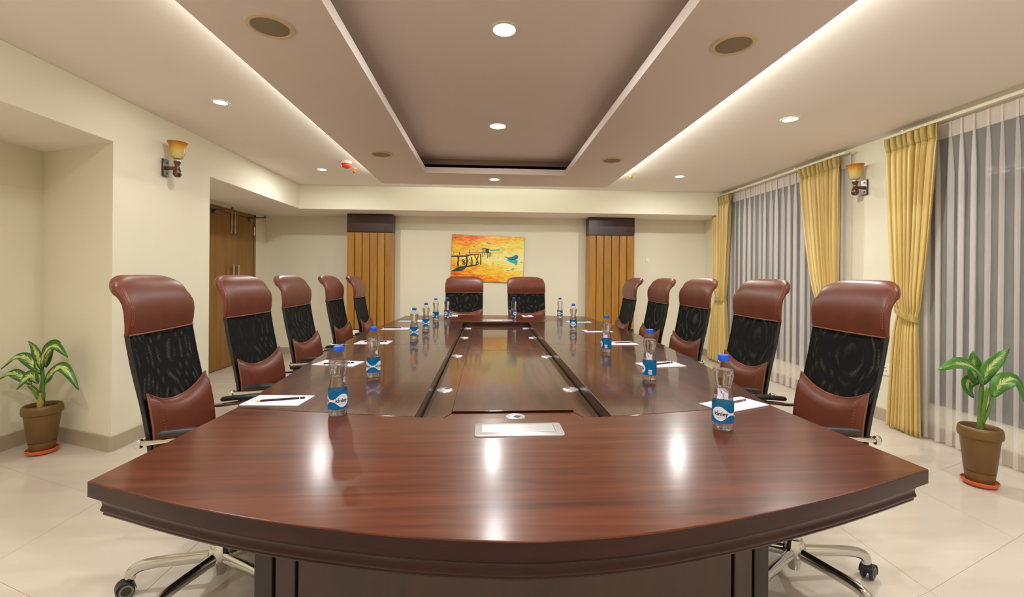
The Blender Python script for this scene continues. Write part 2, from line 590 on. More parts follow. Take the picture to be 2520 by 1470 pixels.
def struct(o):
    o['kind'] = 'structure'
    return o


def tile_y(X, zt):
    """cross joints of the floor tiles, gently fanned as they are laid"""
    lo, hi = .2, 12.
    for _ in range(40):
        mid = (lo + hi) / 2
        z1 = mid - X * X / (4 * mid)
        d = X * math.sin(yaw) + mid * math.cos(yaw); r = X * math.cos(yaw) - mid * math.sin(yaw)
        z2 = d - r * r / (4 * max(d, .05))
        if (z1 + z2) / 2 < zt: lo = mid
        else: hi = mid
    return (lo + hi) / 2


def clip_half(poly, a, b, c):
    """keep a*x + b*y <= c"""
    out = []
    for i in range(len(poly)):
        p, q = poly[i], poly[(i + 1) % len(poly)]
        dp, dq = a * p[0] + b * p[1] - c, a * q[0] + b * q[1] - c
        if dp <= 0: out.append(p)
        if dp * dq < 0:
            s = dp / (dp - dq); out.append((p[0] + (q[0] - p[0]) * s, p[1] + (q[1] - p[1]) * s))
    return out


floor = struct(MB().box(XD - .1, XR + .1, YF - .1, YBL + .1, -.12, -.0015).build('floor', M['grout']))
xs_t = [-2.08 + .766 * k for k in range(-2, 9)]
xs_t[0] = min(xs_t[0], XD); xs_t.append(XR + .3)
zs_t = [.48 + .73 * k for k in range(0, 10)]
g = .0008
for i in range(len(xs_t) - 1):
    xa, xb = xs_t[i] + g, xs_t[i + 1] - g
    lo_poly = [(xa, YF), (xb, YF), (xb, tile_y(xb, zs_t[0]) - g), (xa, tile_y(xa, zs_t[0]) - g)]
    polys = [lo_poly]
    for za, zb in zip(zs_t, zs_t[1:]):
        polys.append([(xa, tile_y(xa, za) + g), (xb, tile_y(xb, za) + g), (xb, tile_y(xb, zb) - g), (xa, tile_y(xa, zb) - g)])
    for p in polys:
        for h in ((-1, 0, -XD), (1, 0, XR), (0, 1, YBL)):
            if p: p = clip_half(p, *h)
        if len(p) >= 3: MB().prism(p, -.0018, 0, .0004, bot=False).build('tile', M['tile'], floor)

PX0, PX1, PY1 = -1.279, 1.471, 5.30
TX0, TX1, TY0, TY1 = -.681, .845, -1.2, 4.70
i_ = .11; ih = i_ + .012; ZT2 = ZC + .06
cm = MB()
cm.box(XD - .2, TX0 - ih, YF - .1, YBL + .1, ZC, ZC + .14).box(TX1 + ih, XR + .2, YF - .1, YBL + .1, ZC, ZC + .14)
cm.box(TX0 - ih, TX1 + ih, YF - .1, TY0 - ih, ZC, ZC + .14).box(TX0 - ih, TX1 + ih, TY1 + ih, YBL + .1, ZC, ZC + .14)
cm.box(TX0 - ih, TX1 + ih, TY0 - ih, TY1 + ih, ZT2, ZT2 + .08)
ceiling = struct(cm.build('ceiling', M['ceiling']))

# left: pier, niche, recess with the door
struct(MB().prism([(XL, 3.116), (XL, 4.15), (XD, 4.15), (XD, 3.46), (XN, 3.425)], 0, ZB).build('wall_left', M['wall']))
wl = MB().box(XD - .12, XN, YF, 3.46, 0, ZC)
wl.box(XD - .12, XD, 3.40, 5.45, 0, ZC).box(XD - .12, XD, 6.56, YBL + .1, 0, ZC).box(XD - .12, XD, 5.45, 6.56, 2.10, ZC)
struct(wl.build('wall_left_recess', M['wall']))
wb = MB().box(XD, -1.75, YBL, YBL + .12, 0, ZC).box(-1.75, XR + .12, YB, YB + .12, 0, ZC).box(-1.76, -1.75, YB, YBL, 0, ZC)
struct(wb.build('wall_back', M['wall']))
struct(MB().box(XD, XR + .12, YF - .12, YF, 0, ZC).build('wall_front', M['wall']))
struct(MB().box(XD, XL, YF, YBL, ZB, ZC - .001).build('trim_1', M['wall']))
struct(MB().box(XL, XR, YBEAM, YBL, ZB, ZC - .001).build('trim_2', M['wall']))
# soffits under the beams are painted like the ceiling
struct(MB().box(XN, XL - .004, YF, YBL - .0, ZB - .003, ZB).build('trim_3', M['ceiling']))
struct(MB().box(XL - .004, XR, YBEAM + .004, YB, ZB - .003, ZB).build('trim_4', M['ceiling']))

# right wall with two window openings
W1 = (4.12, 5.98); W2 = (-.55, 3.22); ZS, ZT = .255, 2.36
wr = MB()
wr.box(XR, XR + .16, YF, W2[0], 0, ZC).box(XR, XR + .16, W2[1], W1[0], 0, ZC).box(XR, XR + .16, W1[1], YB, 0, ZC)
for a, b in (W1, W2):
    wr.box(XR, XR + .16, a, b, 0, ZS).box(XR, XR + .16, a, b, ZT, ZC)
struct(wr.build('wall_right', M['wall']))
for k, (a, b) in enumerate((W1, W2)):
    w = struct(empty('window_%d' % (k + 1), (XR + .09, 0, 0)))
    fr = MB()
    for y in ([a, b - .05] + [lerp(a, b, q) for q in ((.5,) if k == 0 else (.33, .66))]): fr.box(-.03, .03, y, y + .05, ZS, ZT, .004)
    fr.box(-.03, .03, a, b, ZS, ZS + .05, .004).box(-.03, .03, a, b, ZT - .05, ZT, .004)
    if k == 1: fr.box(-.02, .02, a, b, .80, .835, .004)
    fr.build('window_frame', M['frame'], w)
    MB().box(-.004, .004, a + .04, b - .04, ZS + .04, ZT - .04).build('window_pane', M['glass'], w)

# skirting
def skirting(name, pts):
    m = MB()
    for (x0, y0), (x1, y1) in zip(pts, pts[1:]):
        d = Vector((x1 - x0, y1 - y0)).normalized(); n = Vector((d.y, -d.x)) * .012
        q = [(x0, y0), (x1, y1), (x1 + n.x, y1 + n.y), (x0 + n.x, y0 + n.y)]
        m.prism(q, 0, .105, .002)
    return struct(m.build(name, M['skirting']))


skirting('baseboard_left', [(XN, YF), (XN, 3.425), (XL, 3.116), (XL, 4.15), (XD, 4.15), (XD, 5.42)])
skirting('baseboard_back', [(XD, YBL), (-2.07, YBL)])
skirting('baseboard_back_middle', [(-1.40, YB), (1.52, YB)])
skirting('baseboard_back_right', [(2.24, YB), (XR, YB)])
skirting('baseboard_right', [(XR, YB), (XR, YF)])

# hung ceiling panel with the recessed tray
pm = MB()
pm.box(PX0, TX0, YF, PY1, ZP, ZP + .062).box(TX1, PX1, YF, PY1, ZP, ZP + .062)
pm.box(TX0, TX1, TY1, PY1, ZP, ZP + .062).box(TX0, TX1, YF, TY0, ZP, ZP + .062)
panel = struct(pm.build('trim_5', M['panel']))
sm = MB()
sm.box(PX0 + .22, TX0 - i_, YF, PY1 - .2, ZP + .06, ZC).box(TX1 + i_, PX1 - .22, YF, PY1 - .2, ZP + .06, ZC)
sm.box(TX0 - i_, TX1 + i_, TY1 + i_, PY1 - .2, ZP + .06, ZC).box(TX0 - i_, TX1 + i_, YF, TY0 - i_, ZP + .06, ZC)
sm.box(TX0 - ih, TX0 - i_, TY0 - ih, TY1 + ih, ZP + .06, ZT2).box(TX1 + i_, TX1 + ih, TY0 - ih, TY1 + ih, ZP + .06, ZT2)
sm.box(TX0 - i_, TX1 + i_, TY1 + i_, TY1 + ih, ZP + .06, ZT2).box(TX0 - i_, TX1 + i_, TY0 - ih, TY0 - i_, ZP + .06, ZT2)
sm.build('panel_support', plain('recess_shade_tone', S(146, 122, 110), .8), panel)  # browner colour than the panel stands in for shade inside the tray gap


def strip(x, y, sx, sy, rx, ry, w):
    ld = bpy.data.lights.new('cove_strip', 'AREA'); ld.shape = 'RECTANGLE'; ld.size = sx; ld.size_y = sy
    ld.energy = w; ld.color = STRIP_COL
    o = bpy.data.objects.new('cove_strip', ld); o.location = (x, y, ZP + .068); o.rotation_euler = (PI + rx, ry, 0)
    o.parent = panel
    col.objects.link(o)
    return o


strip(PX0 + .035, (YF + PY1) / 2, .03, PY1 - YF - .2, 0, math.radians(-10), STRIP_W * .65)
strip(PX1 - .035, (YF + PY1) / 2, .03, PY1 - YF - .2, 0, math.radians(24), STRIP_W * 1.2)
strip((PX0 + PX1) / 2, PY1 - .025, PX1 - PX0 - .3, .03, math.radians(-62), 0, STRIP_W * .19)

# ------------------------------------------------------------------ ceiling fittings
ring_m = MB().lathe([(.056, -.001), (.060, -.006), (.074, -.005), (.078, 0), (.056, 0)], 32, caps=(False, False)).mesh('trim_ring', 40)
ring_m.materials.append(M['white_plastic'])
disc_m = MB().lathe([(.057, -.002), (.05, -.0035), (.02, -.004)], 32, caps=(False, True)).mesh('diffuser', 40)
disc_m.materials.append(M['glow'])


def downlight(x, y, z, label, group, scale=1.0, power=1.0):
    t_ = thing('downlight', label, 'ceiling light', (x, y, z), 0, group)
    a_ = inst('trim_ring', ring_m, t_); b_ = inst('diffuser', disc_m, t_)
    for q in (a_, b_): q.scale = (scale, scale, 1)
    ld = bpy.data.lights.new('downlight_lamp', 'AREA'); ld.shape = 'DISK'; ld.size = .11 * scale
    ld.energy = LAMP_W * power; ld.color = LAMP_COL
    o = bpy.data.objects.new('downlight_lamp', ld); o.location = (0, 0, -.008); o.parent = t_
    col.objects.link(o)
    return t_


GS = 'downlights in the ceiling strips along the side walls'
GT = 'downlights in the recessed tray'
downlight(-1.92, 3.20, ZC, 'lit round downlight in the ceiling strip above the left wall lamp', GS, .75, .25)
downlight(-1.94, 5.15, ZC, 'lit round downlight in the left ceiling strip beside the red detector', GS, .8, .9)
downlight(2.33, 3.21, ZC, 'lit round downlight in the right ceiling strip nearer the camera', GS, .9, 1.0)
downlight(2.33, 5.13, ZC, 'lit round downlight in the right ceiling strip nearer the picture wall', GS, .85, 1.15)
downlight(.07, 4.95, ZP, 'lit round downlight in the hung panel between tray and beam', 'downlights in the hung panel', .95)
downlight(.078, 3.71, ZT2, 'lit round downlight in the recessed tray, farther of the two', GT, 1.15, .75)
downlight(.078, 2.255, ZT2, 'lit round downlight in the recessed tray, nearest the top edge of the photo', GT, 1.0)
for x, y, g_, w_ in ((-1.80, 1.25, GS, 'left ceiling strip just out of frame'), (2.33, 1.25, GS, 'right ceiling strip just out of frame'), (-1.92, -.75, GS, 'left ceiling strip behind the camera'),
                     (2.33, -.75, GS, 'right ceiling strip behind the camera'), (.078, .70, GT, 'tray above the near table end'), (.078, -.75, GT, 'tray behind the camera')):
    downlight(x, y, ZT2 if g_ == GT else ZC, 'lit round downlight in the ' + w_, g_, .5 if x < -1 and y > 0 else .9)

sp_ring = MB().lathe([(.078, -.004), (.082, -.010), (.098, -.008), (.103, 0), (.078, 0)], 40, caps=(False, False)).mesh('speaker_ring', 40)
sp_ring.materials.append(M['speaker_ring'])
sp_gr = MB().lathe([(.0785, -.005), (.06, -.007), (.02, -.008)], 40, caps=(False, True)).mesh('grille', 40)
sp_gr.materials.append(M['speaker_grille'])
for x, y, l in ((-.98, 1.99, 'round grey grilled ceiling speaker left of the tray, nearer the camera'),
                (1.16, 1.99, 'round grey grilled ceiling speaker right of the tray, nearer the camera'),
                (-.979, 4.01, 'round grey grilled ceiling speaker left of the tray near the beam'),
                (1.173, 4.04, 'round grey grilled ceiling speaker right of the tray near the beam')):
    t_ = thing('ceiling_speaker', l, 'speaker', (x, y, ZP), 0, 'speakers in the hung ceiling panel')
    inst('speaker_ring', sp_ring, t_); inst('grille', sp_gr, t_)

t_ = thing('fire_detector', 'red domed fire detector on white base under the left ceiling strip', 'detector', (-1.544, 4.78, ZC))
MB().lathe([(.052, 0), (.052, -.018), (.046, -.026)], 28).build('detector_base', M['white_plastic'], t_, 40)
MB().lathe([(.047, -.022), (.05, -.03), (.05, -.045), (.044, -.06), (.03, -.07), (.012, -.074)], 28).build('detector_dome', M['red'], t_, 50)
for x, y, l in ((-1.545, 5.05, 'small orange sprinkler head beside the red fire detector'),
                (1.694, 5.03, 'small orange sprinkler head under the right ceiling strip')):
    t_ = thing('sprinkler', l, 'sprinkler', (x, y, ZC), 0, 'orange sprinkler heads')
    MB().lathe([(.026, 0), (.024, -.006), (.012, -.010)], 20).build('escutcheon', M['white_plastic'], t_, 40)
    MB().lathe([(.009, -.008), (.014, -.02), (.022, -.035), (.02, -.045), (.01, -.05)], 16).build('sprinkler_body', M['orange'], t_, 50)
    MB().lathe([(.016, -.053), (.016, -.056), (.004, -.05)], 16).build('deflector', M['grey_metal'], t_, 40)

# ------------------------------------------------------------------ timber clad pillars
def pillar(x0, x1, yf, label):
    t_ = thing('timber_pillar', label, 'pillar', ((x0 + x1) / 2, yf, 0), 0, 'timber clad pillars on the picture wall')
    w = x1 - x0; h = w / 2; z0, z1 = .44, 1.86
    MB().box(-h + .006, h - .006, .012, YB - yf, 0, ZB - .004).build('core', M['groove'], t_)
    n = 6; sw = w / n; me = None
    for k in range(n):
        o = MB().box(-h + k * sw + .005, -h + (k + 1) * sw - .005, 0, .014, z0, z1, .002).build('slat', M['panel_wood'], t_)
    for s in (-1, 1):
        for j in range(2):
            ya, yb = (.004, .09) if j == 0 else (.098, YB - yf - .002)
            xa, xb = (-h, -h + .008) if s < 0 else (h - .008, h)
            MB().box(xa, xb, ya, yb, z0, z1, .001).build('slat', M['panel_wood2'], t_)
    MB().box(-h, h, 0, YB - yf, z1 + .006, ZB - .004, .003).build('top_panel', M['dark_laminate'], t_)
    MB().box(-h + .002, h - .002, .004, YB - yf, 0, z0 - .006, .003).build('base_panel', M['dark_laminate'], t_)
    return t_


pillar(-2.066, -1.408, 6.45, 'timber slatted pillar with dark head, left of the painting')
pillar(1.525, 2.233, 6.45, 'timber slatted pillar with dark head, right of the painting')

# ------------------------------------------------------------------ double door
door = struct(empty('door_1', (XD, 0, 0)))
MB().box(-.02, .012, 5.45, 5.50, 0, 2.10, .002).box(-.02, .012, 6.51, 6.56, 0, 2.10, .002).box(-.02, .012, 5.45, 6.56, 2.045, 2.10, .002).build('door_frame', M['door_wood'], door)
for k, (a, b) in enumerate(((5.503, 5.99), (5.996, 6.507))):
    lf = MB().box(-.02, .002, a, b, .008, 2.04, .002).build('door_leaf', M['door_wood'], door)
    yb = b - .045 if k == 0 else a + .02
    MB().box(.002, .02, yb, yb + .022, 1.785, 2.075, .003).build('tower_bolt', M['steel'], lf, 40)
    MB().box(.02, .034, yb + .002 + (.014 if k == 0 else .012), yb + .03, 1.83, 1.838).build('bolt_knob', M['steel'], lf)
    yh = b - .055 if k == 0 else a + .05
    hm = MB().tube([(.055, yh, .80), (.055, yh, 1.36)], .011, 12)
    for z in (.86, 1.31): hm.tube([(.0, yh, z), (.055, yh, z)], .008, 10)
    hm.build('pull_handle', M['steel'], lf, 40)
    yc = 5.60 if k == 0 else 6.41
    MB().box(.002, .05, yc - .045, yc + .045, 1.99, 2.035, .008).build('closer_body', M['grey_metal'], lf, 40)
    MB().tube([(.03, yc - .03, 2.045), (.16, yc + .10, 2.062)], .008, 8).tube([(.16, yc + .10, 2.062), (.166, yc + .106, 2.085)], .014, 8).build('closer_arm', M['gun_metal'], lf, 40)
MB().tube([(.012, 6.512, 1.80), (.012, 6.512, 1.92)], .012, 10).build('hinge', M['steel'], door, 40)

# ------------------------------------------------------------------ painting
pt = thing('painting', 'framed-less orange canvas of a pier and a blue boat on the far wall', 'painting', (0, 6.622, 1.497))
pt['label'] = 'unframed orange canvas of a pier and a blue boat on the far wall'
pt.rotation_euler = (0, math.radians(1.7), 0)
MB().box(-.553, .553, .0, .026, -.352, .352).build('canvas', M['canvas'], pt)
MB().box(-.552, .552, -.002, 0, -.351, .351).build('painted_surface', M['painting'], pt)


def pq(u, v): return (-.552 + u / 1610. * 1.104, .351 - v / 1100. * .70)      # zoomed picture coordinates to canvas


def flat(polys, name, mat, y=-.0045):
    m = MB()
    for p in polys:
        q = [pq(*a) for a in p]
        m.add([(x, y, z) for x, z in q] + [(x, y + .003, z) for x, z in q],
              [tuple(range(len(q)))] + [(i, (i + 1) % len(q), len(q) + (i + 1) % len(q), len(q) + i) for i in range(len(q))])
    return m.build(name, mat, pt)


def stroke(pts, w):
    out = []; P = [Vector(p) for p in pts]; L = []; Rr = []
    for i in range(len(P)):
        d = (P[min(i + 1, len(P) - 1)] - P[max(i - 1, 0)]).normalized(); n = Vector((-d.y, d.x)) * w / 2
        L.append(tuple(P[i] + n)); Rr.append(tuple(P[i] - n))
    for i in range(len(P) - 1): out.append([L[i], L[i + 1], Rr[i + 1], Rr[i]])
    return out


dk = []
dk += stroke([(0, 535), (130, 525), (300, 510), (420, 470), (620, 450)], 26)
dk += stroke([(150, 530), (150, 640), (140, 690), (160, 760)], 34)
dk += stroke([(330, 500), (345, 620), (330, 760)], 38) + stroke([(310, 480), (430, 470)], 30)
dk += stroke([(440, 530), (460, 640), (450, 720)], 26) + stroke([(640, 440), (650, 560), (650, 700)], 24)
dk += stroke([(510, 480), (570, 610), (610, 690)], 18) + stroke([(590, 480), (570, 600), (550, 690), (600, 690)], 20)
dk += stroke([(400, 560), (380, 620), (420, 680)], 10)
dk += stroke([(350, 410), (520, 405), (640, 405), (870, 405)], 12) + stroke([(390, 330), (390, 470)], 10) + stroke([(560, 350), (560, 410)], 8)
dk += stroke([(30, 440), (170, 425)], 8) + stroke([(170, 415), (170, 490)], 14) + stroke([(35, 440), (30, 490)], 8) + stroke([(205, 430), (195, 490)], 8)
for x in (690, 735, 790, 830, 870): dk += stroke([(x, 400), (x + 5, 470 + (x % 7) * 12)], 14)
dk += stroke([(655, 325), (740, 310), (830, 325)], 26)
dk += stroke([(255, 590), (300, 610), (260, 660), (250, 700), (285, 720), (300, 670), (260, 640), (230, 610), (255, 590)], 22)
flat(dk, 'pier', M['paint_dark'])
flat(stroke([(0, 500), (130, 500), (300, 492), (430, 455), (600, 440)], 18), 'deck', M['paint_deck'], -.0052)
flat([[(665, 335), (750, 325), (750, 400), (665, 400)]], 'hut', M['paint_hut'], -.0038)
flat([[(750, 325), (815, 325), (830, 400), (750, 400)]], 'hut_shade', M['paint_green'], -.0040)
flat([[(0, 885), (150, 770), (330, 740), (330, 790), (240, 860), (60, 890)], [(330, 745), (470, 710), (590, 690), (590, 715), (450, 750), (340, 775)]], 'pier_shadow', M['paint_green'], -.0040)
flat([[(1190, 480), (1260, 500), (1340, 485), (1440, 420), (1490, 460), (1480, 515), (1430, 545), (1260, 540)]], 'boat', M['paint_blue'])
flat([[(1205, 560), (1260, 545), (1470, 550), (1475, 620), (1445, 690), (1400, 640), (1320, 620)]], 'boat_reflection', M['paint_teal'])
flat([[(1270, 540), (1440, 540), (1400, 556), (1300, 552)]], 'boat_shadow', M['paint_dark'], -.0055)
for p_ in ([(820, 330), (1000, 315), (1080, 290), (1060, 340), (880, 360)], [(460, 250), (500, 245), (520, 275), (490, 285)], [(760, 150), (860, 180), (850, 195), (790, 190)], [(0, 730), (90, 725), (80, 750), (10, 755)]):
    flat([p_], 'green_stroke', M['paint_teal'], -.0032)

# ------------------------------------------------------------------ curtains
def gold_curtain(y0, y1, tie_z, tie, bot, label, npl, xoff=3.345, zt=2.395, zb=.012, free='none', seed=0, hook=None):
    """y0,y1: ends of the heading; tie: (ya, yb) gathered at tie_z; bot: (ya, yb) at the hem"""
    rnd = random.Random(seed)
    t_ = thing('tied_curtain', label, 'curtain', (xoff, (y0 + y1) / 2, 0), 0, 'gold tied-back curtains')
    ph = [rnd.uniform(-.35, .35) for _ in range(npl + 2)]; am = [rnd.uniform(.55, 1.35) for _ in range(npl + 2)]
    ns = npl * 10 + 1; yc = (y0 + y1) / 2

    def edge(z):
        if z > tie_z:
            f_ = (z - tie_z) / (zt - tie_z)
            e = f_ ** .62
            return lerp(tie[0], y0, e), lerp(tie[1], y1, e)
        f_ = (tie_z - z) / (tie_z - zb); e = f_ ** .6
        return lerp(tie[0], bot[0], e), lerp(tie[1], bot[1], e)

    def pt_(s, z, head=False):
        a, b = edge(z)
        k = s * npl; w = abs(b - a)
        i = int(min(k, npl - .001)); fr_ = k - i
        amp = min(.030, .30 * w / npl * 2.2) * lerp(am[i], am[i + 1], fr_)
        tie_f = math.exp(-((z - tie_z) / .10) ** 2)
        amp *= 1 - .35 * tie_f
        p = 2 * PI * k + ph[i] * (1 - fr_) + ph[i + 1] * fr_
        hq = sstep(2.22, 2.31, z)
        pin = 1 - .55 * math.exp(-((z - 2.285) / .035) ** 2)
        sharp = math.cos(p + .5 * math.sin(2.2 * z + i) * (1 - hq))
        x = -amp * pin * lerp(sharp, 1.1 * (abs(sharp) ** .6) * (1 if sharp > 0 else -1), hq)
        y = lerp(a, b, s) + .25 * amp * math.sin(p * 1.0) * (1 - tie_f * .5)
        x -= .012 * (1 - tie_f)
        return (x, y - yc, z)

    zs = [zb + (2.29 - zb) * q / 46. for q in range(47)]
    zs = sorted(set(zs + [tie_z - .02, tie_z + .02]))
    G = [[pt_(s / (ns - 1), z + (.012 * math.sin(s * 1.3) if q == 0 else 0)) for s in range(ns)] for q, z in enumerate(zs)]
    ob = MB().grid(G, lambda i, j: (j / (ns - 1), zs[i] / 2.4)).build('drape', M['gold'], t_, 60)
    so = ob.modifiers.new('thickness', 'SOLIDIFY'); so.thickness = .002
    zs2 = [2.288 + (zt - 2.288) * q / 8. for q in range(9)]
    G = [[pt_(s / (ns - 1), z, True) for s in range(ns)] for z in zs2]
    ob = MB().grid(G, lambda i, j: (j / (ns - 1), zs2[i] / 2.4)).build('heading', M['gold_head'], t_, 60)
    so = ob.modifiers.new('thickness', 'SOLIDIFY'); so.thickness = .002
    # tie band
    a, b = tie; r = (b - a) / 2 + .010; c0 = (a + b) / 2 - yc
    sl = .028 if hook is None else .05
    rr = []
    for k in range(28):
        an = 2 * PI * k / 28
        yy = c0 + r * math.cos(an); xx = -.014 - .046 * math.sin(an)
        zz = tie_z + (sl * (1 if (hook or 0) > 0 else -1) * math.cos(an) * .8 if hook else 0)
        rr.append([(xx, yy, zz - .026), (xx * 1.02 - .002, yy, zz), (xx, yy, zz + .026)])
    rr.append(rr[0])
    MB().grid(rr, lambda i, j: (i / 28., j / 3.)).build('tieback', M['gold_head'], t_, 60)
    if hook:
        yy = c0 + r * (1 if hook > 0 else -1)
        MB().tube([(0.0, yy, tie_z + .05), (.085, yy + .03 * (1 if hook > 0 else -1), tie_z + .065)], .006, 8).build('tie_hook', M['gun_metal'], t_)
    return t_


gold_curtain(5.745, 6.20, .93, (5.885, 6.125), (5.77, 6.29), 'gold tied-back curtain in the far corner by the picture wall', 7, seed=2)
gold_curtain(3.905, 4.415, .95, (3.925, 4.15), (3.90, 4.22), 'gold tied-back curtain half hidden by a chair, beside the right wall lamp', 9, seed=5)
gold_curtain(3.005, 3.42, .955, (3.165, 3.33), (3.125, 3.40), 'gold tied-back curtain nearest the camera, beside the potted plant', 8, seed=9, hook=1)


def sheer_curtain(y0, y1, pitch, label, x=3.405, zt=2.398, zb=.012, seed=0):
    rnd = random.Random(seed)
    t_ = thing('sheer_curtain', label, 'curtain', (x, y0, 0), 0, 'white sheer curtains')
    n = int(round((y1 - y0) / pitch)); per = 30; ns = n * per + 1
    wob = [rnd.uniform(-.25, .25) for _ in range(n + 2)]; wid = [rnd.uniform(.65, 1.3) for _ in range(n + 2)]
    drift = [rnd.uniform(-.012, .012) for _ in range(n + 2)]
    P_ = (y1 - y0) / n

    lay = [rnd.choice((3, 5, 5)) for _ in range(n + 1)]  # layers in each pinch pleat

    def pnt(j, z):
        i = min(j // per, n - 1); q = j - i * per
        open_ = 1 - sstep(2.02, 2.30, z)                # pleats open out below the heading
        wf = (.24 + .26 * open_) * wid[i]
        y0_ = y0 + P_ * i + (drift[i] * 1.3) * (1 - z / 2.4)
        NL = lay[i]
        y1_ = y0 + P_ * (i + 1) + (drift[i + 1] * 1.3) * (1 - z / 2.4)
        ng = 5
        if q <= ng:
            f_ = q / ng * (1 - wf); x_ = .004 * math.sin(PI * q / ng) + .003 * math.sin(5 * z + i)
        else:
            r_ = (q - ng) / (per - ng) * NL; L_ = min(int(r_), NL - 1); u = r_ - L_
            f_ = 1 - wf + wf * (u if L_ % 2 == 0 else 1 - u)
            x_ = -(.002 + .0045 * r_) * (.5 + .5 * open_) - (.009 * math.sin(PI * u) * open_ if L_ == NL - 1 else 0)
        return (x_, lerp(y0_, y1_, f_) - y0, z)

    zs = [zb + (2.285 - zb) * q / 16. for q in range(17)]
    G = [[pnt(j, z) for j in range(ns)] for z in zs]
    MB().grid(G, lambda i, j: (j / ns * (y1 - y0), zs[i] / 2.4)).build('voile', M['sheer'], t_, 80)
    zs2 = [2.284, 2.32, 2.36, zt]
    G = [[(p[0] - .003, p[1], p[2]) for p in [pnt(j, z) for j in range(ns)]] for z in zs2]
    MB().grid(G, lambda i, j: (j / ns * (y1 - y0), zs2[i] / 2.4)).build('heading', M['sheer_head'], t_, 80)
    return t_


sheer_curtain(3.86, 5.86, .105, 'white sheer curtain over the far window, behind the middle chairs', seed=3)
sheer_curtain(-.6, 3.33, .082, 'white sheer curtain over the near window, behind the right plant', seed=4)
for y0, y1, l in ((3.84, 6.24, 'white curtain track over the far window'), (-.75, 3.445, 'white curtain track over the near window')):
    t_ = thing('curtain_track', l, 'curtain track', (3.38, (y0 + y1) / 2, 2.40), 0, 'white curtain tracks')
    h = (y1 - y0) / 2
    MB().box(-.055, -.020, -h, h, .0, .022, .003).box(.015, .045, -h, h, .0, .022, .003).build('rail', M['track'], t_, 40)
    for k in range(5):
        yy = -h + .15 + k * (2 * h - .3) / 4
        MB().box(-.05, .06, yy - .012, yy + .012, .022, .034).build('bracket', M['track'], t_)

# ------------------------------------------------------------------ wall lamps
def sconce(x, y, z, s, label):
    """s = +1 sticks out towards +x"""
    t_ = thing('wall_lamp', label, 'wall lamp', (x, y, z), 0 if s > 0 else PI, 'wall lamps with amber glass shades')
    MB().box(.001, .022, -.038, .038, -.075, .075, .003).build('back_plate', M['sconce_plate'], t_, 40)
    MB().box(.0008, .0205, -.0385, .0385, -.0755, .0755, .002).build('plate_edge', M['sconce_wood'], t_, 40)
    for zz in (-.045, .045):
        MB().lathe([(.0065, 0), (.0065, .004), (.003, .006)], 12).xform(Matrix.Translation((.021, .006, zz)) @ Matrix.Rotation(PI / 2, 4, 'Y')).build('screw', M['groove'], t_, 40)
    MB().tube([(.02, 0, -.004), (.11, 0, .0)], [.017, .013], 12).build('arm', M['sconce_wood'], t_, 40)
    c = (.125, 0, 0)
    MB().lathe([(.004, -.082), (.022, -.078), (.034, -.062), (.037, -.046), (.033, -.025), (.023, -.002), (.020, .016), (.024, .036), (.031, .052), (.031, .056), (.012, .056)], 28, c).build('turned_body', M['sconce_wood'], t_, 40)
    MB().lathe([(.016, .054), (.027, .058), (.027, .068), (.022, .072), (.027, .076), (.02, .08)], 24, c).build('collar', M['chrome'], t_, 40)
    pr = [(.022, .078), (.040, .083), (.052, .10), (.058, .125), (.063, .155), (.068, .185), (.076, .208), (.084, .218), (.086, .222), (.081, .221), (.072, .208), (.064, .184), (.058, .152), (.05, .115), (.035, .088)]
    o = MB().lathe([(r, zz - .078) for r, zz in pr], 48, (0, 0, 0), (True, False), mod=lambda a, zz: 1 + .014 * math.cos(24 * a) * (1 if zz < .12 else .3)).build('glass_shade', M['shade'], t_, 60)
    o.location = (.125, 0, .078)
    t_.scale = (.80, .80, .92)
    return t_


sconce(XL, 3.585, 2.075, 1, 'unlit wall lamp with amber glass shade on the left pier')
sconce(XR, 3.745, 2.065, -1, 'unlit wall lamp with amber glass shade between the two windows')

# ------------------------------------------------------------------ sockets and switch plates
def plate(x, y, z, axis, label, w=.085, h=.085, holes=True):
    t_ = thing('wall_socket', label, 'socket', (x, y, z), {'x-': PI, 'y-': -PI / 2}[axis])
    MB().box(0, .009, -w / 2, w / 2, -h / 2, h / 2, .003).build('cover_plate', M['white_plastic'], t_, 40)
    if holes:
        m = MB()
        for yy, zz in ((-.012, -.012), (.012, -.012), (0, .014)): m.box(.0085, .0096, yy - .004, yy + .004, zz - .004, zz + .004)
        m.build('socket_holes', M['socket_dark'], t_)
    return t_


plate(XR, 3.53, .45, 'x-', 'white wall socket beside the nearest gold curtain', .11, .10)
plate(XR, 6.42, .50, 'x-', 'white wall socket beside the far corner curtain', .08, .10)
plate(-1.93, 6.454, .39, 'y-', 'white socket at the foot of the left timber pillar', .09, .07)
plate(2.508, YB, 1.505, 'y-', 'small cream switch plate right of the right timber pillar', .06, .07, False)

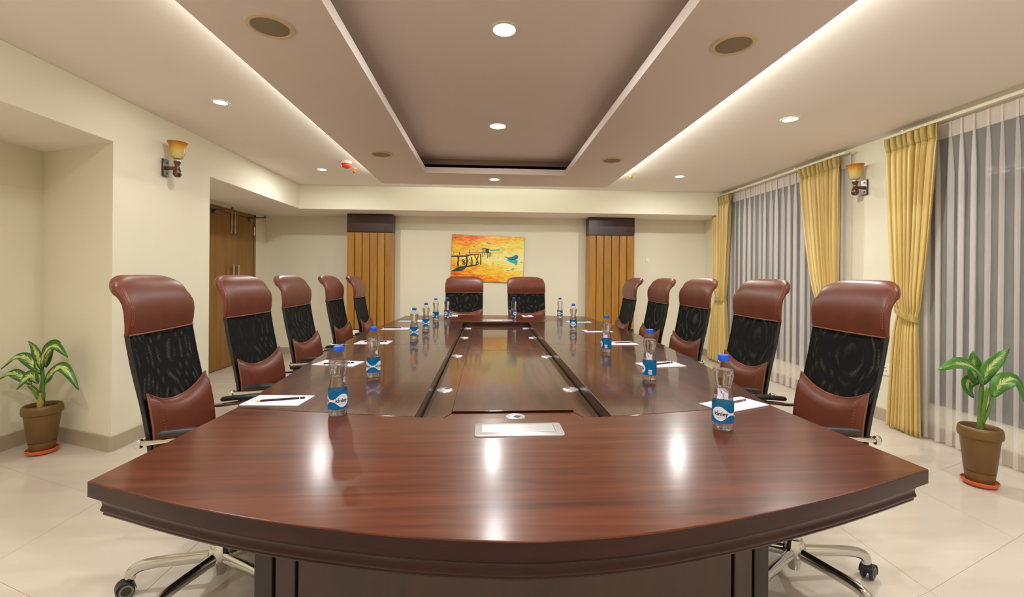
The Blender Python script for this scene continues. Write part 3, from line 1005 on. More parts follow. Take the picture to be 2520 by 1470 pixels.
# ------------------------------------------------------------------ plants
def leaf(ctrl, width, mat, parent, nrm=(0, -.75, .65), fold=.25, skew=0.0, name='leaf'):
    C = [Vector(p) for p in ctrl]; n = 18; m = 8; G = []
    N0 = Vector(nrm).normalized()
    pts = spline([tuple(p) for p in C], 12)
    L = len(pts) - 1
    for i in range(n + 1):
        v = i / n; q = v * L; k = min(int(q), L - 1)
        p = Vector(pts[k]).lerp(Vector(pts[k + 1]), q - k)
        tg = (Vector(pts[min(k + 1, L)]) - Vector(pts[max(k - 1, 0)])).normalized()
        side = tg.cross(N0).normalized(); nn = side.cross(tg).normalized()
        w = width * (math.sin(PI * min(1, v * 1.0) ** .82) ** .75) * (1 - .25 * v) + .0015
        row = []
        for j in range(m + 1):
            u = j / m * 2 - 1
            row.append(tuple(p + side * (u * w * (1 - .15 * abs(u))) + nn * (fold * abs(u) * w - fold * .6 * w * u * u + .004 * math.sin(9 * v + 3 * u))))
        G.append(row)
    o = MB().grid(G, lambda i, j: (j / m, i / n)).build(name, mat, parent, 70)
    so = o.modifiers.new('thickness', 'SOLIDIFY'); so.thickness = .0012
    return o


def pot(t_, hgt, r_top, r_bot):
    MB().lathe([(r_bot * .9, .010), (r_bot * 1.15, .008), (r_bot * 1.32, .020), (r_bot * 1.36, .032), (r_bot * 1.30, .034), (r_bot * 1.22, .022), (.02, .016)], 40).build('saucer', M['saucer'], t_, 50)
    b = .018; H = hgt
    MB().lathe([(r_bot * .96, b), (r_bot, b + .006), (lerp(r_bot, r_top, .18), b + H * .20), (lerp(r_bot, r_top, .18) - .003, b + H * .205), (lerp(r_bot, r_top, .22), b + H * .215),
                (r_top * .90, b + H * .80), (r_top * .99, b + H * .815), (r_top * 1.02, b + H * .86), (r_top, b + H * .95), (r_top * .96, b + H * .985), (r_top * .90, b + H), (r_top * .84, b + H * .98), (r_top * .82, b + H * .9), (r_top * .80, b + H * .8)], 48, caps=(True, False)).build('pot', M['pot'], t_, 50)
    rings = []
    for k, r in enumerate((r_top * .82, r_top * .6, r_top * .35, .03)):
        rings.append([(r * math.cos(2 * PI * i / 24), r * math.sin(2 * PI * i / 24), b + H * .925 + .006 * math.sin(i * 2.3 + k) + .004 * k) for i in range(24)])
    MB().rings(rings, True, (False, True)).build('soil', M['soil'], t_, 60)


px, py = -3.03, 3.12
pl = thing('potted_plant', 'variegated plant in a brown plastic pot in the left niche corner', 'potted plant', (px, py, 0), 0, 'potted plants')
pot(pl, .315, .102, .062)
o_ = lambda x, y, z: (x - px, y - py, z)
MB().tube(spline([o_(-3.03, 3.12, .27), o_(-3.03, 3.115, .40), o_(-3.02, 3.11, .50), o_(-3.02, 3.10, .60)], 4), [.016] * 4 + [.014] * 4 + [.011] * 4 + [.008], 12).build('stem', M['stem'], pl, 60)
MB().tube([o_(-3.024, 3.098, .30), o_(-3.018, 3.094, .36), o_(-3.016, 3.093, .42)], [.016, .018, .010], 10).build('stem_sheath', M['stem_dry'], pl, 60)
MB().tube(spline([o_(-3.02, 3.11, .33), o_(-2.985, 3.08, .43), o_(-2.955, 3.05, .49)], 5), [.010] * 5 + [.007] * 5 + [.005], 8).build('leaf_stalk', M['stem'], pl, 60)
MB().tube(spline([o_(-3.02, 3.11, .33), o_(-3.03, 3.07, .42), o_(-3.045, 3.04, .48)], 5), [.010] * 5 + [.007] * 5 + [.005], 8).build('leaf_stalk', M['stem'], pl, 60)
MB().tube(spline([o_(-3.025, 3.11, .34), o_(-3.045, 3.10, .43), o_(-3.075, 3.09, .47)], 5), [.009] * 5 + [.006] * 5 + [.004], 8).build('leaf_stalk', M['stem'], pl, 60)
la = M['leaf_a']
leaf([o_(-3.015, 3.09, .545), o_(-3.085, 3.08, .645), o_(-3.14, 3.06, .665), o_(-3.215, 3.04, .59)], .046, la, pl, (-.1, -.55, .8))
leaf([o_(-3.07, 3.09, .475), o_(-3.14, 3.07, .545), o_(-3.185, 3.06, .555), o_(-3.255, 3.05, .512)], .042, la, pl, (-.1, -.6, .8))
leaf([o_(-2.96, 3.02, .495), o_(-2.985, 3.0, .552), o_(-3.015, 2.99, .532), o_(-3.045, 2.97, .47)], .056, la, pl, (-.3, -.8, .5))
leaf([o_(-3.015, 3.09, .575), o_(-3.012, 3.07, .665), o_(-3.015, 3.05, .725), o_(-3.045, 3.04, .775)], .032, la, pl, (.3, -.95, .15))
leaf([o_(-3.01, 3.12, .58), o_(-3.01, 3.13, .68), o_(-2.985, 3.14, .745), o_(-2.925, 3.13, .752)], .045, la, pl, (.1, -.9, .4))
leaf([o_(-3.005, 3.09, .565), o_(-2.965, 3.06, .68), o_(-2.88, 3.04, .745), o_(-2.785, 3.03, .668)], .046, la, pl, (-.1, -.75, .65))
leaf([o_(-2.955, 3.05, .485), o_(-2.895, 3.05, .572), o_(-2.815, 3.04, .592), o_(-2.715, 3.03, .45)], .052, la, pl, (.1, -.7, .7))
leaf([o_(-3.02, 3.10, .55), o_(-3.03, 3.08, .60), o_(-3.03, 3.07, .65)], .016, la, pl, (.2, -.9, .1))

px, py = 2.955, 2.42
pr_ = thing('potted_plant', 'speckled plant in a brown plastic pot before the right sheer curtain', 'potted plant', (px, py, 0), 0, 'potted plants')
pot(pr_, .335, .098, .062)
MB().tube(spline([o_(2.955, 2.42, .28), o_(2.945, 2.41, .40), o_(2.94, 2.405, .50), o_(2.94, 2.40, .60)], 4), [.015] * 4 + [.014] * 4 + [.012] * 4 + [.008], 12).build('stem', M['stem'], pr_, 60)
MB().tube([o_(2.955, 2.412, .285), o_(2.952, 2.402, .305), o_(2.95, 2.398, .32)], [.016, .019, .012], 10).build('stem_sheath', M['stem_dry'], pr_, 60)
MB().tube(spline([o_(2.95, 2.41, .36), o_(2.93, 2.38, .47), o_(2.915, 2.35, .60)], 5), [.010] * 5 + [.009] * 5 + [.006], 8).build('leaf_stalk', M['stem'], pr_, 60)
MB().tube(spline([o_(2.95, 2.41, .36), o_(2.945, 2.37, .46), o_(2.935, 2.34, .55)], 5), [.010] * 5 + [.008] * 5 + [.005], 8).build('leaf_stalk', M['stem'], pr_, 60)
lb = M['leaf_b']
leaf([o_(2.90, 2.35, .625), o_(2.80, 2.33, .722), o_(2.68, 2.31, .752), o_(2.565, 2.31, .715)], .056, lb, pr_, (0, -.75, .65), .15)
leaf([o_(2.95, 2.43, .60), o_(2.925, 2.43, .675), o_(2.915, 2.425, .745), o_(2.905, 2.42, .803)], .056, lb, pr_, (-.1, -1, .1), .2)
leaf([o_(2.925, 2.39, .60), o_(2.945, 2.37, .705), o_(2.985, 2.35, .775), o_(3.04, 2.34, .835)], .046, lb, pr_, (-.45, -.9, .25), .3)
leaf([o_(2.935, 2.34, .545), o_(2.965, 2.32, .635), o_(3.04, 2.31, .655), o_(3.10, 2.29, .49)], .056, lb, pr_, (-.1, -.75, .65), .15)
leaf([o_(2.95, 2.43, .60), o_(2.915, 2.445, .62), o_(2.91, 2.45, .575), o_(2.95, 2.45, .51)], .045, lb, pr_, (-.4, -.9, .2), .3)

# ------------------------------------------------------------------ conference table
TZ = .75
front = [(-.918, 1.047), (-.805, 1.001), (-.684, .952), (-.536, .899), (-.388, .855), (-.223, .816), (-.108, .795), (.04, .778), (.151, .777), (.308, .792), (.486, .828), (.699, .885), (.896, .948), (1.117, 1.028)]
left_e = [(1.047, -.918), (1.30, -.908), (1.597, -.900), (2.0, -.937), (2.4, -.973), (3.0, -1.020), (3.52, -1.035), (4.42, -1.002), (5.215, -.972)]
right_e = [(1.028, 1.117), (1.30, 1.094), (1.574, 1.072), (2.24, 1.192), (2.985, 1.255), (3.6, 1.268), (4.37, 1.252), (5.177, 1.187)]
back_e = [(1.187, 5.177), (.85, 5.25), (.50, 5.29), (.10, 5.31), (-.30, 5.30), (-.65, 5.26), (-.972, 5.215)]
front = [p[:2] for p in spline([(x, y, 0) for x, y in front], 3)]
lx = lambda y: interp(left_e, y)
rx = lambda y: interp(right_e, y)


def left_pts(a, b, n=8): return [(lx(lerp(a, b, k / n)), lerp(a, b, k / n)) for k in range(n + 1)]
def right_pts(a, b, n=8): return [(rx(lerp(a, b, k / n)), lerp(a, b, k / n)) for k in range(n + 1)]


seam_near = [p[:2] for p in spline([(-.900, 1.597, 0), (-.562, 1.536, 0), (-.23, 1.477, 0), (.10, 1.452, 0), (.43, 1.463, 0), (.733, 1.511, 0), (1.072, 1.574, 0)], 4)]
YM, YE = 3.04, 4.515
TXL, TXR = -.245, .432       # trough sides
table = thing('conference_table', 'long boat-shaped reddish brown conference table with a recessed centre trough', 'table', (0.1, 3.0, 0))
T0 = lambda poly: [(x - .1, y - 3.0) for x, y in poly]
gp = .0012
yl1, yr1 = 1.597, 1.574
mz = TZ - .036
# near end
poly = front + right_pts(1.028, yr1, 4)[1:] + list(reversed(seam_near))[1:-1] + list(reversed(left_pts(1.047, yl1, 4)))[:-1]
MB().prism(T0(poly), mz, TZ, .0025).build('end_top', M['table_x'], table, 15, edge=True)


def seam_y(x):
    for (xa, ya), (xb, yb) in zip(seam_near, seam_near[1:]):
        if xa <= x <= xb: return lerp(ya, yb, (x - xa) / (xb - xa))
    return seam_near[0][1] if x < seam_near[0][0] else seam_near[-1][1]


sl = [p for p in seam_near if p[0] < TXL - .01] + [(TXL, seam_y(TXL))]
sr = [(TXR, seam_y(TXR))] + [p for p in seam_near if p[0] > TXR + .01]
up = lambda pts, d: [(x, y + d) for x, y in pts]
poly = up(sl, gp) + [(TXL, YM - gp)] + list(reversed(left_pts(yl1 + .02, YM - gp)))
MB().prism(T0(poly), mz, TZ, .0025).build('side_top', M['table_y'], table, 15, edge=True)
poly = up(sr, gp) + right_pts(yr1 + .02, YM - gp) + [(TXR, YM - gp)]
MB().prism(T0(poly), mz, TZ, .0025).build('side_top', M['table_y'], table, 15, edge=True)
poly = [(TXL, YM + gp), (TXL, YE)] + [(lx(4.74), 4.74)] + list(reversed(left_pts(YM + gp, 4.72)))
MB().prism(T0(poly), mz, TZ, .0025).build('side_top', M['table_y'], table, 15, edge=True)
poly = [(TXR, YM + gp)] + right_pts(YM + gp, 4.72) + [(rx(4.74), 4.74), (TXR, YE)]
MB().prism(T0(poly), mz, TZ, .0025).build('side_top', M['table_y'], table, 15, edge=True)
poly = [(lx(4.743), 4.743), (TXL, YE + .003), (TXR, YE + .003), (rx(4.743), 4.743)] + right_pts(4.76, 5.177, 3) + back_e[1:-1] + list(reversed(left_pts(4.76, 5.215, 3)))
MB().prism(T0(poly), mz, TZ, .003).build('end_top', M['table_x'], table, 15, edge=True)
# moulding under the top, all round
outline = front + right_pts(1.028, 5.177, 20)[1:] + back_e[1:-1] + list(reversed(left_pts(1.047, 5.215, 20)))[:-1]
rr = []
for d, dz in ((.003, 0), (.010, -.001), (.010, -.003), (.0065, -.004), (.0065, -.006), (.010, -.009), (.0135, -.0115), (.016, -.014), (.0185, -.0175), (.0198, -.021), (.0205, -.026), (.0195, -.031), (.018, -.035), (.0175, -.038), (.0185, -.041),
              (.024, -.0425), (.0225, -.0445), (.0215, -.0475), (.0225, -.0505), (.027, -.053), (.040, -.0545)):
    z = mz + dz
    rr.append([(x, y, z) for x, y in inset(T0(outline), d)])
MB().rings(rr, True, (False, False)).build('edge_moulding', M['table_edge'], table, 35)
inn = inset(T0(outline), .040); inn2 = inset(T0(outline), .09)
MB().rings([[(x, y, mz - .0545) for x, y in inn], [(x, y, mz - .0545) for x, y in inn2], [(x, y, mz) for x, y in inn2]], True, (False, False)).build('apron', M['table_edge'], table, 35)
# trough: tray, mitred boards, raised centre panels, cable outlets
tb = MB()
bx = lambda a, b, c, d, e, f, bv=0: tb.box(a - .1, b - .1, c - 3, d - 3, e, f, bv)
yn = 1.44
bx(TXL - .02, TXL, yn + .045, YE, .66, mz); bx(TXR, TXR + .02, yn + .045, YE, .66, mz); bx(TXL, TXR, YE, YE + .02, .66, mz); bx(TXL - .02, TXR + .02, yn + .0, YE + .02, .655, .685)
tb.build('trough_tray', M['base_dark'], table)
bz0, bz1 = .685, .70
ci = (-.135, .342); yi0, yi1 = 1.672, 4.40; e_ = .006
for y0, y1, s0, s1 in ((yn + .02, YM - gp, True, False), (YM + gp, YE - e_, False, True)):
    a0 = yn + .02 if s0 else y0; b0 = yi0 if s0 else y0; a1 = YE - e_ if s1 else y1; b1 = yi1 if s1 else y1
    MB().prism(T0([(TXL + e_, a0), (ci[0], b0), (ci[0], b1), (TXL + e_, a1)]), bz0, bz1, .001).build('trough_board', M['table_y'], table)
    MB().prism(T0([(TXR - e_, a0), (TXR - e_, a1), (ci[1], b1), (ci[1], b0)]), bz0, bz1, .001).build('trough_board', M['table_y'], table)
    MB().prism(T0([(ci[0] + .002, b0 + .002), (ci[1] - .002, b0 + .002), (ci[1] - .002, b1 - .001), (ci[0] + .002, b1 - .001)]), .69, .7075, .0015).build('centre_panel', M['table_y'], table, 15, edge=True)
MB().prism(T0([(TXL + e_ + .004, yn + .02), (TXR - e_ - .004, yn + .02), (ci[1] - .002, yi0 - .004), (ci[0] + .002, yi0 - .004)]), bz0, bz1, .001).build('trough_board', M['table_x'], table)
MB().prism(T0([(TXL + e_ + .004, YE - e_), (ci[0] + .002, yi1 + .003), (ci[1] - .002, yi1 + .003), (TXR - e_ - .004, YE - e_)]), bz0, bz1, .001).build('trough_board', M['table_x'], table)
gr_m = MB().lathe([(.012, .001), (.016, .004), (.030, .006), (.036, .004), (.038, 0)], 28, caps=(False, False)).mesh('cable_outlet', 40)
gr_m.materials.append(M['silver'])
gc_m = MB().lathe([(.014, 0), (.013, .0045), (.004, .0045)], 20).mesh('outlet_hole', 40); gc_m.materials.append(M['socket_dark'])
gd_m = MB().lathe([(.034, .004), (.028, .0072), (.006, .0078)], 28, caps=(False, True)).mesh('outlet_lid', 40); gd_m.materials.append(M['silver'])
for gx, gy, a in ((-.195, 2.005, .3), (.392, 2.0, 2.8), (-.198, 2.86, .3), (.392, 2.82, 2.8), (-.196, 3.70, .3), (.392, 3.70, 2.8), (-.196, 4.36, .3), (.392, 4.36, 2.8), (.108, 1.615, -1.2)):
    go = inst('cable_outlet', gr_m, table, (gx - .1, gy - 3, bz1))
    h_ = inst('outlet_lid', gd_m, go)
    q_ = inst('outlet_hole', gc_m, go, (.014 * math.cos(a), .014 * math.sin(a), .0036))
for y0, y1, x0, x1 in ((1.287, 1.396, -.036, .238), (4.64, 4.755, -.055, .275)):
    r_ = .012; pl_ = []
    for cx_, cy_, a0 in ((x1 - r_, y1 - r_, 0), (x0 + r_, y1 - r_, 90), (x0 + r_, y0 + r_, 180), (x1 - r_, y0 + r_, 270)):
        for k in range(5): pl_.append((cx_ + r_ * math.cos(math.radians(a0 + k * 22.5)), cy_ + r_ * math.sin(math.radians(a0 + k * 22.5))))
    pb = MB().prism(T0(pl_), TZ - .001, TZ + .004, .0015).build('power_box', M['silver'], table, 40)
    MB().box(x0 + .022 - .1, x1 - .026 - .1, y0 + .030 - 3, y1 - .016 - 3, TZ + .003, TZ + .0048, .0008).build('power_box_lid', M['silver'], pb)
    MB().box(x0 + .0205 - .1, x1 - .0245 - .1, y0 + .0285 - 3, y1 - .0145 - 3, TZ + .003, TZ + .0043).build('lid_gap', M['grey_metal'], pb)
# pedestals
for ya, yb in ((1.15, 1.75), (4.05, 4.70)):
    d = 1 if ya < 2 else -1
    yf = ya if d > 0 else yb
    p0 = MB().box(-.575 - .1, .765 - .1, ya + .02 - 3, yb - .02 - 3, .0, mz - .04).build('pedestal', M['base_dark'], table)
    for xa, xb, mt, nm, dy in ((-.545, -.495, 'base_wood', 'pilaster', .0), (.686, .736, 'base_wood', 'pilaster', .0), (-.49, .681, 'base_wood', 'front_panel', .006), (-.597, -.552, 'base_dark', 'corner_post', -.002), (.742, .782, 'base_dark', 'corner_post', -.002)):
        a, b = (yf + dy, yf + .03) if d > 0 else (yf - .03, yf - dy)
        MB().box(xa - .1, xb - .1, a - 3, b - 3, .0, mz - .05, .002).build(nm, M[mt], p0)

# ------------------------------------------------------------------ chairs
def make_chair():
    """faces +x, origin on the floor under the gas column"""
    rt = empty('conference_chair')
    # ---- headrest
    prof = [(-.200, 1.018), (-.193, 1.05), (-.190, 1.085), (-.193, 1.12), (-.203, 1.155), (-.221, 1.188), (-.247, 1.213), (-.276, 1.226), (-.302, 1.225), (-.318, 1.214), (-.320, 1.200),
            (-.312, 1.190), (-.291, 1.183), (-.262, 1.162), (-.238, 1.130), (-.225, 1.095), (-.218, 1.055), (-.214, 1.018)]
    nP = len(prof)

    def hp(s, j):
        """surface point of the headrest; the curl dies away and drops towards the corners"""
        a = abs(s)
        def shape(x, z):
            back = max(0., -.212 - x)
            return (x + back * .62 * a ** 3.2, z - .040 * a ** 4.5 * sstep(1.10, 1.21, z))
        x, z = prof[j]; mx_, mz_ = (x + prof[nP - 1 - j][0]) / 2, (z + prof[nP - 1 - j][1]) / 2
        hw = .252 - .010 * sstep(1.14, 1.22, z)
        e = max(0., (a - .90) / .10); k = (1 - math.sqrt(max(0., 1 - e * e))) * .42
        p, q = shape(x, z), shape(mx_, mz_)
        return (lerp(p[0], q[0], k), s * hw, lerp(p[1], q[1], k))

    ss = [-1, -.985, -.96, -.93, -.90, -.84, -.76, -.66, -.54, -.4, -.2, 0, .2, .4, .54, .66, .76, .84, .90, .93, .96, .985, 1]
    G = [[hp(s, j) for j in range(nP)] for s in ss]
    hb = MB().grid(G, wrap=True)
    hb.add(G[0], [tuple(range(nP))]); hb.add(G[-1], [tuple(reversed(range(nP)))])
    hd = hb.build('headrest', M['leather'], rt, 60, weld=True)
    MB().tube([(-.199, -.247, 1.018), (-.1955, -.15, 1.0175), (-.195, 0, 1.017), (-.1955, .15, 1.0175), (-.199, .247, 1.018)], .0032, 8).build('piping', M['leather_pipe'], hd, 60)
    # stitches along the side seams of the headrest
    st = MB()
    for s in (-1, 1):
        for off in (.925, .955):
            pp = spline([hp(s * off, j) for j in range(1, 10)], 6)
            for q in range(0, len(pp) - 1):
                p = Vector(pp[q]); p2 = p.lerp(Vector(pp[q + 1]), .5)
                st.tube([p, p2], .0008, 4)
    so = st.build('stitching', M['stitch'], hd); so['kind'] = 'stuff'
    # ---- net back, two layers on a black frame
    tab = [(.47, -.120), (.60, -.132), (.70, -.142), (.80, -.160), (.90, -.182), (1.02, -.203)]
    px_ = lambda z: interp(tab, z)
    hwt = lambda z: lerp(.238, .250, sstep(.5, .9, z))
    for nm, dx, bow in (('net_front', 0, .010), ('net_rear', -.012, .003)):
        G = []; zs = [.47 + .055 * k for k in range(11)]
        for z in zs:
            G.append([(px_(z) + dx - bow * (1 - (2 * j / 10 - 1) ** 2) * (1 if dx == 0 else -1) * .8, (2 * j / 10 - 1) * (hwt(z) - .004), z) for j in range(11)])
        wv = 0 if dx == 0 else 1
        MB().grid(G, lambda i, j: (j / 10 * .5 + wv * (.0050 * math.sin(i * .9 + .5) + .0020 * math.sin(j * 1.1)), i * .055 * 1.03 + wv * (.0060 * math.sin(j * .75 + .4) + .003 * math.sin(i * 1.3)))).build(nm, M['net'], rt, 60)
    fm = MB()
    for s in (-1, 1):
        G = []
        zs = [.44 + .0585 * k for k in range(11)]
        rr_ = []
        for z in zs:
            x = px_(z); y = s * (hwt(z) - .002)
            rr_.append([(x + .002, y - s * .006, z), (x + .002, y, z), (x - .005, y + s * .001, z), (x - .011, y, z), (x - .013, y - s * .006, z), (x - .006, y - s * .007, z)])
        fm.rings(rr_)
    fm.tube([(px_(.45) - .015, -.235, .45), (px_(.45) - .015, .235, .45)], .014, 8)
    fm.build('back_frame', M['black'], rt, 60)
    # ---- lumbar pad
    G = []; n, m = 20, 12
    def pad(s, v, side):
        a = abs(s)
        ztop = .762 + .055 * a ** 2.2; zz = lerp(.475, ztop, v)
        y = s * (.236 - .004 * (1 - v))
        e = max(0., (a - .86) / .14); ee = max(0., (v - .88) / .12); 
        puff = .036 * math.sqrt(max(0., 1 - min(1, e) ** 2.5)) * math.sqrt(max(0., 1 - min(1., ee) ** 2.2)) * (1 - .35 * v)
        x = px_(zz) + .006 + (puff if side else -.004) + .012 * a * a * v
        return (x, y, zz)
    for i in range(n + 1):
        s = i / n * 2 - 1
        G.append([pad(s, j / m, True) for j in range(m + 1)] + [pad(s, 1 - j / m, False) for j in range(m + 1)])
    lp = MB().grid(G, wrap=True).build('lumbar_pad', M['leather'], rt, 60, weld=True)
    edge_p = [pad(-1, k / 6, True) for k in range(7)] + [pad(-1 + 2 * k / 16, 1, True) for k in range(1, 16)] + [pad(1, 1 - k / 6, True) for k in range(7)]
    MB().tube([(p[0] - .001, p[1], p[2]) for p in edge_p], .0038, 6).build('piping', M['leather_pipe'], lp, 60)
    st = MB()
    for s in (-1, 1):
        pp = [pad(s * .90, k / 30, True) for k in range(2, 30)]
        for q in range(len(pp) - 1):
            a_, b_ = Vector(pp[q]), Vector(pp[q + 1])
            st.tube([a_ + Vector((.0004, -s * .004, 0)), a_ + Vector((-.0012, s * .002, 0))], .0008, 4)
    st.build('stitching', M['leather_pipe'], lp)['kind'] = 'stuff'
    # ---- seat
    G = []
    for i in range(17):
        u = i / 16 * 2 - 1; row = []
        for j in range(17):
            w = j / 16 * 2 - 1
            k = (1 - abs(u) ** 6) * (1 - abs(w) ** 6)
            row.append((.055 + u * .245 * (1 - .06 * w * w), w * .245 * (1 - .05 * u * u), .455 + .052 * max(0, k) ** .5 - .02 * sstep(.6, 1, u)))
        G.append(row)
    sm_ = MB().grid(G)
    low = [[(p[0] * .99, p[1] * .98, .425) for p in r] for r in G]
    sm_.grid(low)
    bd = [G[0][j] for j in range(17)] + [G[i][16] for i in range(1, 17)] + [G[16][j] for j in range(15, -1, -1)] + [G[i][0] for i in range(15, 0, -1)]
    bl = [low[0][j] for j in range(17)] + [low[i][16] for i in range(1, 17)] + [low[16][j] for j in range(15, -1, -1)] + [low[i][0] for i in range(15, 0, -1)]
    sm_.rings([bd, bl], True, (False, False))
    sm_.build('seat', M['leather'], rt, 50, weld=True)
    MB().box(-.17, .24, -.20, .20, .408, .428, .006).build('seat_pan', M['black'], rt, 40)
    MB().box(-.13, .12, -.07, .07, .355, .41, .01).tube([(-.12, 0, .385), (-.155, 0, .40), (-.165, 0, .46)], [.028, .028, .022], 8).build('tilt_mechanism', M['black'], rt, 40)
    MB().tube([(.02, .06, .378), (.03, .18, .372)], .006, 8).tube([(.03, .17, .372), (.034, .215, .365), (.036, .255, .352), (.036, .268, .346)], [.009, .020, .021, .010], 10, sq=.55).build('tilt_lever', M['black'], rt, 50)
    # ---- arms
    for s in (-1, 1):
        y = s * .272
        pth = spline([(-.150, y, .657), (-.10, y, .660), (-.02, y, .668), (.06, y, .668), (.098, y, .648), (.112, y, .59), (.108, y * .98, .51), (.09, y * .93, .450), (.06, y * .8, .424)], 4)
        am_ = MB().tube(pth, .0115, 10, sq=.75).build('arm_frame', M['chrome'], rt, 60)
        MB().tube(spline([(-.098, y, .684), (-.075, y, .688), (.0, y, .693), (.06, y, .693), (.098, y, .686)], 4), [.006, .012, .0165] + [.0175] * 11 + [.016, .012, .006], 14, sq=.62).build('arm_pad', M['armpad'], am_, 60)
        MB().lathe([(.006, -.009), (.015, -.009), (.017, -.006), (.017, .006), (.015, .009), (.006, .009)], 20).xform(Matrix.Translation((-.155, y, .657)) @ Matrix.Rotation(PI / 2, 4, 'Y')).build('end_cap', M['chrome'], am_, 40)
        MB().tube([(-.15, y, .657), (px_(.657) - .015, s * .24, .657)], .008, 8).build('arm_bracket', M['chrome'], am_, 60)
    # ---- column and star base
    MB().lathe([(.026, .17), (.026, .36)], 20).build('gas_column', M['chrome'], rt, 40)
    MB().lathe([(.016, .060), (.021, .063), (.025, .085), (.030, .100), (.041, .115), (.044, .140), (.037, .172), (.031, .184), (.024, .187)], 28).build('hub', M['chrome'], rt, 40)
    for k in range(5):
        a = PI + k * 2 * PI / 5; ca, sa = math.cos(a), math.sin(a)
        pth = spline([(.03 * ca, .03 * sa, .132), (.12 * ca, .12 * sa, .128), (.23 * ca, .23 * sa, .121), (.288 * ca, .288 * sa, .108), (.314 * ca, .314 * sa, .088), (.318 * ca, .318 * sa, .066)], 5)
        L = len(pth)
        lg = MB().tube(pth, [lerp(.0175, .0135, q / (L - 1)) for q in range(L)], 14, sq=1.35).build('star_leg', M['chrome'], rt, 60)
        c = Vector((.318 * ca, .318 * sa, 0)); ang = a + .6 + k
        Mx = Matrix.Translation(c) @ Matrix.Rotation(ang, 4, 'Z')
        hood = MB()
        hr = []
        for q in range(9):
            t_ = PI * (-.15 + 1.1 * q / 8)
            r0 = .033
            hr.append([(.014 + r0 * math.cos(t_), yy, .030 + r0 * math.sin(t_)) for yy in (-.026, -.02, .02, .026)])
        hood.grid(hr)
        hood.lathe([(.010, .040), (.012, .075)], 10)
        ho = hood.xform(Mx).build('caster', M['black'], lg, 50)
        sd = ho.modifiers.new('thickness', 'SOLIDIFY'); sd.thickness = .002
        for s in (-1, 1):
            wm = MB().lathe([(.004, -.008), (.022, -.008), (.0285, -.005), (.029, 0), (.0285, .005), (.022, .008), (.004, .008)], 20)
            wm.xform(Mx @ Matrix.Translation((.014, s * .016, .0295)) @ Matrix.Rotation(PI / 2, 4, 'X')).build('caster_wheel', M['rubber'], lg, 40)
            wm = MB().lathe([(.017, .0082), (.021, .0092), (.0235, .0082)], 20, caps=(False, False))
            wm.xform(Mx @ Matrix.Translation((.014, s * .016, .0295)) @ Matrix.Rotation(-s * PI / 2, 4, 'X')).build('wheel_ring', M['wheel_ring'], lg, 40)
    return rt


CH = [
    (-1.036, 1.743, 6.0, .77, 'brown leather and black net chair before the left pier, nearest the camera'),
    (-1.059, 2.360, -2.0, .82, 'brown leather and black net chair before the left leaf of the double doors'),
    (-1.109, 3.072, 2.3, .93, 'brown leather and black net chair third along the left side, just past the doors'),
    (-1.118, 3.830, 1.0, .85, 'brown leather and black net chair against plain wall, left of the chair before the pillar'),
    (-1.045, 4.310, 3.2, .86, 'brown leather and black net chair before the left timber pillar'),
    (1.197, 4.210, 176.5, .93, 'brown leather and black net chair before the right timber pillar'),
    (1.249, 3.621, 176.8, .98, 'brown leather and black net chair between the right timber pillar and far corner curtain'),
    (1.305, 3.077, 179.3, .93, 'brown leather and black net chair overlapping the far corner gold curtain'),
    (1.230, 2.238, 178.8, .815, 'brown leather and black net chair before the far window sheer curtain'),
    (1.241, 1.668, 177.0, .76, 'brown leather and black net chair overlapping the nearest gold curtain'),
    (-.286, 5.330, -87.3, .96, 'brown leather and black net chair under the left end of the painting'),
    (.515, 5.265, -84.0, .97, 'brown leather and black net chair under the right end of the painting'),
]
proto = make_chair()
SWIVEL = [-3, 14, -20, 31, 8, -12, 25, -30, 17, 6, -25, 20]
for k, (x, y, r, w, l) in enumerate(CH):
    o = proto if k == 0 else copy_tree(proto)
    for c in o.children:
        if c.name.startswith('star_leg'): c.rotation_euler = (0, 0, math.radians(SWIVEL[k]))
    o.location = (x, y, 0); o.rotation_euler = (0, 0, math.radians(r)); o.scale = (1, w, 1)
    tag(o, l, 'chair', 'high-back conference chairs round the table')

# ------------------------------------------------------------------ water bottles
def text_mesh(body, size):
    cu = bpy.data.curves.new('logo_text', 'FONT'); cu.body = body; cu.size = size; cu.align_x = 'CENTER'; cu.align_y = 'CENTER'
    cu.offset = size * .024
    o = bpy.data.objects.new('logo_text', cu); col.objects.link(o)
    bpy.context.view_layer.update()
    me = bpy.data.meshes.new_from_object(o.evaluated_get(bpy.context.evaluated_depsgraph_get()))
    col.objects.unlink(o); bpy.data.objects.remove(o); bpy.data.curves.remove(cu)
    return me


